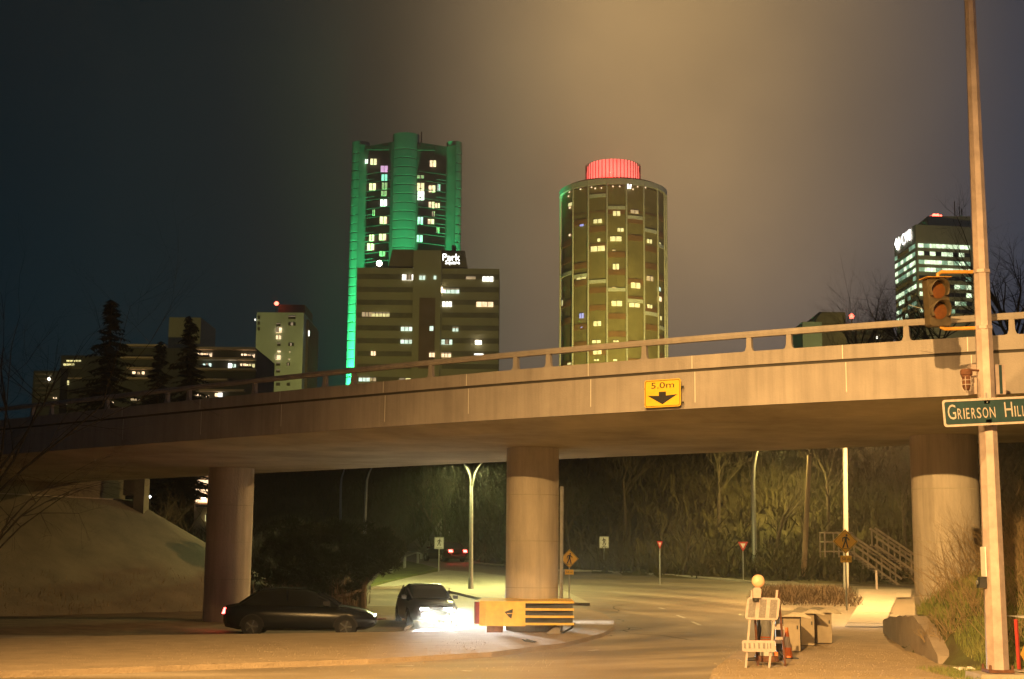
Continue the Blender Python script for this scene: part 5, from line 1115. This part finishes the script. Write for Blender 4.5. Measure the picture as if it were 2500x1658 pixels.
PCL = ((962, 1352, .28, 160, 0), (948, 1338, .35, 260, 0), (930, 1322, .4, 300, .4), (935, 1375, .45, 380, 0), (905, 1330, .6, 500, .3), (895, 1370, .75, 900, 0), (862, 1345, .7, 700, .5), (850, 1390, .9, 1300, 0), (815, 1410, .9, 1200, -.3), (800, 1360, .9, 1100, .5), (760, 1400, 1.0, 1300, 0), (750, 1345, 1.0, 1100, .8), (710, 1420, .9, 900, 0), (700, 1380, 1.0, 900, .8), (660, 1420, .8, 600, .8), (820, 1300, .8, 700, 1), (765, 1300, .8, 600, 1), (730, 1455, .5, 300, 0), (800, 1455, .4, 260, -.5), (780, 1470, .35, 200, -.6), (845, 1440, .4, 300, 0), (872, 1315, .45, 260, .8), (690, 1325, .9, 500, 1.2))
for px, py, r, n, dy in PCL:
    for q_ in range(5):
        needles(mb, PP(px, py, 60 + dy) + Vector((rnd.gauss(0, r * .5), rnd.gauss(0, r * .4), rnd.gauss(0, r * .38))), r * rnd.uniform(.25, .5), n // 6, .7, .24)
for i in range(90):
    px, py, r, n, dy = rnd.choice(PCL); a = rnd.uniform(0, 6.28); needles(mb, PP(px, py, 60 + dy) + Vector((math.cos(a) * r * 1.12, rnd.uniform(-.3, .3), math.sin(a) * r * .85)), rnd.uniform(.14, .3), 60, .8, .2)
mb.build('crown', 'pine_needle', pn)
# thickets
def thicket(name, region, n, h, m_, label=None, lean=.25, wd=.05, seed=1, kind='stuff', segs=5):
    rnd = random.Random(seed); mb = MB()
    for i in range(n):
        p = region(rnd)
        if p is None: continue
        hh = h * rnd.uniform(.4, 1.15)
        for j in range(segs):
            a = rnd.uniform(0, 6.28); d = Vector((math.cos(a) * lean * rnd.random() * 2, math.sin(a) * lean * rnd.random() * 2, 1)).normalized()
            b = p + Vector((rnd.uniform(-.4, .4), rnd.uniform(-.4, .4), rnd.uniform(-.1, hh * .4))); L = hh * rnd.uniform(.4, .8); e = b + d * L
            s = Vector((math.cos(a + 1.5), math.sin(a + 1.5), 0)) * wd * rnd.uniform(.5, 1.4)
            mb.add([b - s, b + s, e], [(0, 1, 2)])
            for q_ in range(3):
                f = rnd.uniform(.3, .9); m__ = b.lerp(e, f); e2 = m__ + (d + Vector((rnd.gauss(0, .6), rnd.gauss(0, .6), rnd.gauss(0, .35)))).normalized() * L * .35
                mb.add([m__ - s * .5, m__ + s * .5, e2], [(0, 1, 2)])
    o = mb.build(name, m_, local=True)
    if kind: o['kind'] = kind
    if label: o['label'] = label
    return o
def hill_region(rnd):
    X = rnd.uniform(-42, 48); Y = hillbase(X) + rnd.random() ** 1.3 * 42 + .5
    return Vector((X, Y, tz(X, Y) - .2))
thicket('woodland', hill_region, 15000, 2.3, 'wood_far', seed=3, wd=.07, lean=.8)
def mid_region(rnd):
    X = rnd.uniform(-17.5, -8.8); Y = rnd.uniform(66, 92); return Vector((X * Y / 75, Y, tz(X, Y) - .2))
thicket('undergrowth', mid_region, 3600, 2.7, 'dark_twig', seed=4, wd=.05, lean=.6)
def lane_region(rnd):
    X = rnd.uniform(-11.5, -6.5); Y = rnd.uniform(58, 64); return Vector((X, Y, tz(X, Y)))
thicket('undergrowth', lane_region, 500, 1.3, 'brown_twig', seed=14, wd=.03)
rnd = random.Random(99)
SL = ['bare tree on the wooded slope straight above the leaning pine', 'bare tree high on the wooded slope between the pine and the small trailer', 'bare tree on the slope behind the small grey trailer', 'bare tree on the slope just left of the double street lamp', 'bare tree on the slope close left of the centre pier', 'bare tree on the slope above the white crossing sign right of the centre pier', 'tall bare tree on the slope left of the turned yield sign', 'short bare tree at the slope foot right of the turned yield sign', 'tall bare tree on the slope left of the curved lamp pole', 'bare tree on the slope left of the leaning wooden post', 'bare tree on the slope above the railed wooden landing', 'bare tree on the slope above the upper wooden stairs', 'bare tree far back on the wooded slope above the lawn handrail']
for i, (X, off, h) in enumerate(((-19, 2, 7), (-15, 5, 8), (-9, 3, 6.5), (-5.5, 4, 7), (-1, 3, 6), (4, 2.5, 6.5), (7.5, 5, 8), (10.5, 1.5, 5), (13, 6, 8), (15.5, 3, 6.5), (19, 5, 7.5), (23, 4, 7), (-12, 9, 8))):
    Y = hillbase(X) + off; bare_tree('bare_tree', Vector((X, Y, tz(X, Y) - .2)), h, .13, 200 + i, 'slope_twig', SL[i], depth=4, spread=.5, lean=(rnd.uniform(-.8, .8), 0), group='bare trees on the wooded slope')
def slope_region(rnd):
    p = slope_pt(rnd.uniform(-.3, 1.5), 1 - rnd.random() ** 2 * .35); return p
thicket('dry_weeds', slope_region, 420, .45, 'dry_twig', seed=17, wd=.008, lean=.6, segs=6)
# hedge
p0 = Z(1866, 1487, 0); p1 = Z(2098, 1490, 0); hd = thing('hedge', p0.lerp(p1, .5), 'low brown leafless hedge between the road and the footpath', 'hedge')
mb = MB(); rnd = random.Random(9)
for i in range(5200):
    f = rnd.random(); p = p0.lerp(p1, f) + Vector((rnd.gauss(0, .1), rnd.uniform(-.3, 4.5), 0)); env = min(1, f * 7 + .25) * min(1, (1 - f) * 9 + .4)
    z = rnd.uniform(0, .85) * env; a = rnd.uniform(0, 6.28); d = Vector((math.cos(a) * .5, math.sin(a) * .5, .8)).normalized(); L = rnd.uniform(.15, .42); s = d.cross(Vector((.3, .9, .1))).normalized() * .012
    b = p + Vector((0, 0, z)); mb.add([b - s, b + s, b + d * L], [(0, 1, 2)])
mb.build('branches', 'brown_twig', hd)
# shrubs on the bank: individual dry bushes
rnd = random.Random(12); spots = []
SH = [((2330, 1545), 1.0, 'dry bush directly left of the tall pole, near the fallen wall end'), ((2370, 1500), 1.3, 'dry bush left of the tall pole beside the button box'), ((2300, 1570), .7, 'small dry bush hanging over the end of the retaining wall'), ((2350, 1430), 1.7, 'dry bush half way up the bank in front of the right pier'), ((2390, 1400), 2.0, 'tall dry bush behind the tall pole, left side'), ((2470, 1560), 1.2, 'dry bush behind the folding sign'), ((2485, 1480), 1.6, 'dry bush above the folding sign at the right edge'), ((2455, 1420), 2.0, 'dense dry bush right of the tall pole at mid height'), ((2495, 1380), 2.2, 'tall dry bush at the right edge below the street name sign'), ((2440, 1350), 2.0, 'dry bush emerging right behind the tall pole'), ((2500, 1300), 2.4, 'topmost dry bush at the right edge under the street name sign'), ((2320, 1470), 1.1, 'dry bush among the green grass on the bank'), ((2420, 1500), 1.2, 'dry bush at the foot of the bank right behind the tall pole'), ((2530, 1440), 2.0, 'dry bush cut by the right picture edge'), ((2365, 1350), 1.8, 'dry bush high on the bank against the right pier')]
for (px, py), h, lab in SH:
    b = G(px, py); t = thing('dry_bush', b, lab, 'bush', 'dry bushes on the bank'); mb = MB(); n = 26
    for i in range(n):
        a = rnd.uniform(0, 6.28); o_ = Vector((rnd.gauss(0, .25), rnd.gauss(0, .3), -.05))
        branch(mb, b + o_, Vector((math.cos(a) * .45 - .12, math.sin(a) * .3, 1)).normalized(), h * rnd.uniform(.3, .62), .0085, 2, rnd, .5, .02, 3, (2, 4))
    mb.build('branches', 'dry_twig', t)
# grass on the bank (uncountable)
mb = MB(); rnd = random.Random(6)
for i in range(34000):
    Y = rnd.uniform(25.8, 46); X = bank_x(Y) + .3 + abs(rnd.gauss(0, 1)) * 2.3
    if X > 16: continue
    g = noise.noise(Vector((X * .7, Y * .35, 1))) + .25
    if rnd.random() > max(.25, g + .45): continue
    z = tz(X, Y); h = rnd.uniform(.06, .22) * (1 + .6 * g); a = rnd.uniform(0, 6.28); s = Vector((math.cos(a), math.sin(a), 0)) * .008
    b = Vector((X, Y, z - .02 + .12 * noise.noise(Vector((X * .35, Y * .35, 0))) + .06 * noise.noise(Vector((X * 1.3, Y * 1.3, 4))))); mb.add([b - s, b + s, b + Vector((rnd.gauss(0, .3), rnd.gauss(0, .3), 1)) * h], [(0, 1, 2)])
for i in range(5000):
    Y = rnd.uniform(24.2, 27.5); X = rnd.uniform(7.7, 10.5); h = rnd.uniform(.04, .13); a = rnd.uniform(0, 6.28); s = Vector((math.cos(a), math.sin(a), 0)) * .006
    b = Vector((X, Y, .02)); mb.add([b - s, b + s, b + Vector((rnd.gauss(0, .35), rnd.gauss(0, .35), 1)) * h], [(0, 1, 2)])
o = mb.build('grass', 'grass_blade', local=True); o['kind'] = 'stuff'; o['label'] = 'patchy green grass on the bank'
# ------------------------------------------------------------------ cars (at rest, lamps on)
def car(name, loc, rz, paint, label, heads=True, tails=True):
    """nose along +x, origin on the ground at mid length"""
    t = thing(name, loc, label, 'car', None, rz); WL[t.name] = Vector((0, 0, 0))
    st = [(-2.28, .60, .42, .78), (-2.2, .78, .30, .93), (-1.8, .86, .22, 1.0), (-1.0, .89, .20, 1.0), (0, .90, .20, .97), (.9, .89, .20, .95), (1.5, .87, .21, .90), (2.0, .80, .24, .80), (2.25, .66, .32, .68), (2.32, .55, .38, .58)]
    mb = MB(); vs = []; n = 10
    for x, w_, zb_, zt_ in st:
        h = zt_ - zb_
        for (fy, fz) in ((-.88, 0), (-1, .18), (-1.0, .62), (-.94, .9), (-.80, 1.0), (.80, 1.0), (.94, .9), (1.0, .62), (1, .18), (.88, 0)): vs.append((x, fy * w_, zb_ + fz * h))
    m_ = len(st); mb.add(vs, [(i * n + k_, i * n + (k_ + 1) % n, (i + 1) * n + (k_ + 1) % n, (i + 1) * n + k_) for i in range(m_ - 1) for k_ in range(n)] + [tuple(range(n)), tuple(reversed(range((m_ - 1) * n, m_ * n)))])
    mb.build('body', paint, t, smooth=True, local=True)
    cab = [(-1.75, .72, .97, 1.02), (-1.2, .66, .97, 1.38), (-.6, .63, .97, 1.45), (.15, .63, .95, 1.43), (.55, .66, .95, 1.30), (1.15, .74, .92, .97)]
    mb = MB(); vs = []; 
    for x, w_, zb_, zt_ in cab:
        for fy, z in ((-1.16, zb_ - .03), (-1, zt_ - .06), (-.85, zt_), (.85, zt_), (1, zt_ - .06), (1.16, zb_ - .03)): vs.append((x, fy * w_ if z > zb_ else fy * .72, z))
    mb.add(vs, [(i * 6 + k_, i * 6 + k_ + 1, (i + 1) * 6 + k_ + 1, (i + 1) * 6 + k_) for i in range(5) for k_ in range(5)]); mb.build('cabin_glass', 'glass_dark', t, smooth=False, local=True)
    mb = MB(); vs = []
    for x, w_, zb_, zt_ in cab[1:4]:
        for fy in (-.88, -.45, .45, .88): vs.append((x, fy * w_, zt_ + (.012 if abs(fy) > .5 else .03)))
    mb.add(vs, [(i * 4 + k_, i * 4 + k_ + 1, (i + 1) * 4 + k_ + 1, (i + 1) * 4 + k_) for i in range(2) for k_ in range(3)]); mb.build('roof', paint, t, smooth=True, local=True)
    for s in (-1, 1):
        for xa, za, xb, zb_ in ((-1.78, 1.0, -1.2, 1.39), (.55, 1.31, 1.18, .96), (-.35, .98, -.38, 1.40)):
            mb = MB(); mb.tube([(xa, s * .77, za), (xb, s * .665, zb_)], .03, 5); mb.build('pillar', paint, t, local=True)
        mb = MB(); mb.box((.75, s * .86, .95), (.95, s * 1.02, 1.08)); mb.build('mirror', paint, t, local=True)
        for x in (-1.38, 1.42):
            mb = MB(); mb.tube([(x, s * .72, .32), (x, s * .905, .32)], .325, 24); wh = mb.build('wheel', 'tyre', t, local=True)
            mb = MB(); mb.tube([(x, s * .90, .32), (x, s * .915, .32)], .20, 16); mb.build('rim', 'dark_metal', wh, local=True)
            mb = MB()
            for a in range(5):
                mb.tube([(x, s * .917, .32), (x + .19 * math.cos(a * 1.2566), s * .917, .32 + .19 * math.sin(a * 1.2566))], .022, 4)
            mb.build('spokes', 'galv', wh, local=True)
            mb = MB(); vs = [(x + .37 * math.cos(R(a)), s * .907, .32 + .37 * math.sin(R(a))) for a in range(0, 181, 15)] + [(x + .33 * math.cos(R(a)), s * .909, .32 + .33 * math.sin(R(a))) for a in range(180, -1, -15)]
            mb.add(vs, [(i, i + 1, 24 - i, 25 - i) for i in range(12)]); mb.build('wheel_arch', 'black', t, local=True)
        mb = MB(); mb.prism([(2.15, .56), (2.31, .52), (2.27, .66), (2.08, .70)], s * .42 - .12, s * .42 + .16); mb.build('headlight', 'headlight' if heads else 'chrome', t, local=True)
        mb = MB(); mb.prism([(-2.31, .68), (-2.12, .70), (-2.12, .86), (-2.25, .86)], s * .58 - .16, s * .58 + .14); mb.build('taillight', 'taillight' if tails else 'red_paint', t, local=True)
    mb = MB(); mb.box((2.3, -.35, .42), (2.335, .35, .54)); mb.build('grille', 'black', t, local=True)
    if heads:
        mw_ = Matrix.Translation(loc) @ Matrix.Rotation(rz, 4, 'Z')
        for s in (-.45, .45):
            a = mw_ @ Vector((2.42, s, .62)); b = mw_ @ Vector((5.6, s, .0)); lamp('headlight_beam', 'SPOT', a, HEAD_W, (1, .97, .90), target=b, size=.07, angle=34, blend=1)
    if tails:
        mw_ = Matrix.Translation(loc) @ Matrix.Rotation(rz, 4, 'Z'); a = mw_ @ Vector((-2.5, 0, .7)); lamp('taillight_glow', 'POINT', a, 6, (1, .1, .06), size=.3)
    return t
HEAD_W = 30000
def ground(px, py): p = G(px, py); return p
p = W(735, 1500, 44.5); p.z = tz(p.x, p.y); car('sedan', p, R(3), 'car_black', 'dark sedan crossing under the bridge in front of the left pier, its lamps lit')
p = W(1040, 1470, 53); p.z = tz(p.x, p.y); car('sedan', p, R(-78), 'car_grey', 'grey sedan coming towards the camera beside the crash guard, headlights glaring')
p = G(1085, 1371); p.z = tz(p.x, p.y); car('sedan', p, R(118), 'car_maroon', 'dark red sedan driving away on the far road, tail lights glowing', heads=False)
# ------------------------------------------------------------------ haze
HAZE = True
if HAZE:
    mb = MB(); mb.box((-150, -15, -8), (160, 520, 190)); me = mb
    hz = mat('haze', (1, 1, 1)); nt = hz.node_tree; nt.nodes.clear(); o_ = nt.nodes.new('ShaderNodeOutputMaterial'); pv = nt.nodes.new('ShaderNodeVolumePrincipled')
    pv.inputs['Color'].default_value = (.95, .93, .80, 1); pv.inputs['Density'].default_value = .0007; pv.inputs['Anisotropy'].default_value = .78
    nt.links.new(pv.outputs[0], o_.inputs['Volume'])
    o = mb.build('haze', 'haze'); o['kind'] = 'stuff'
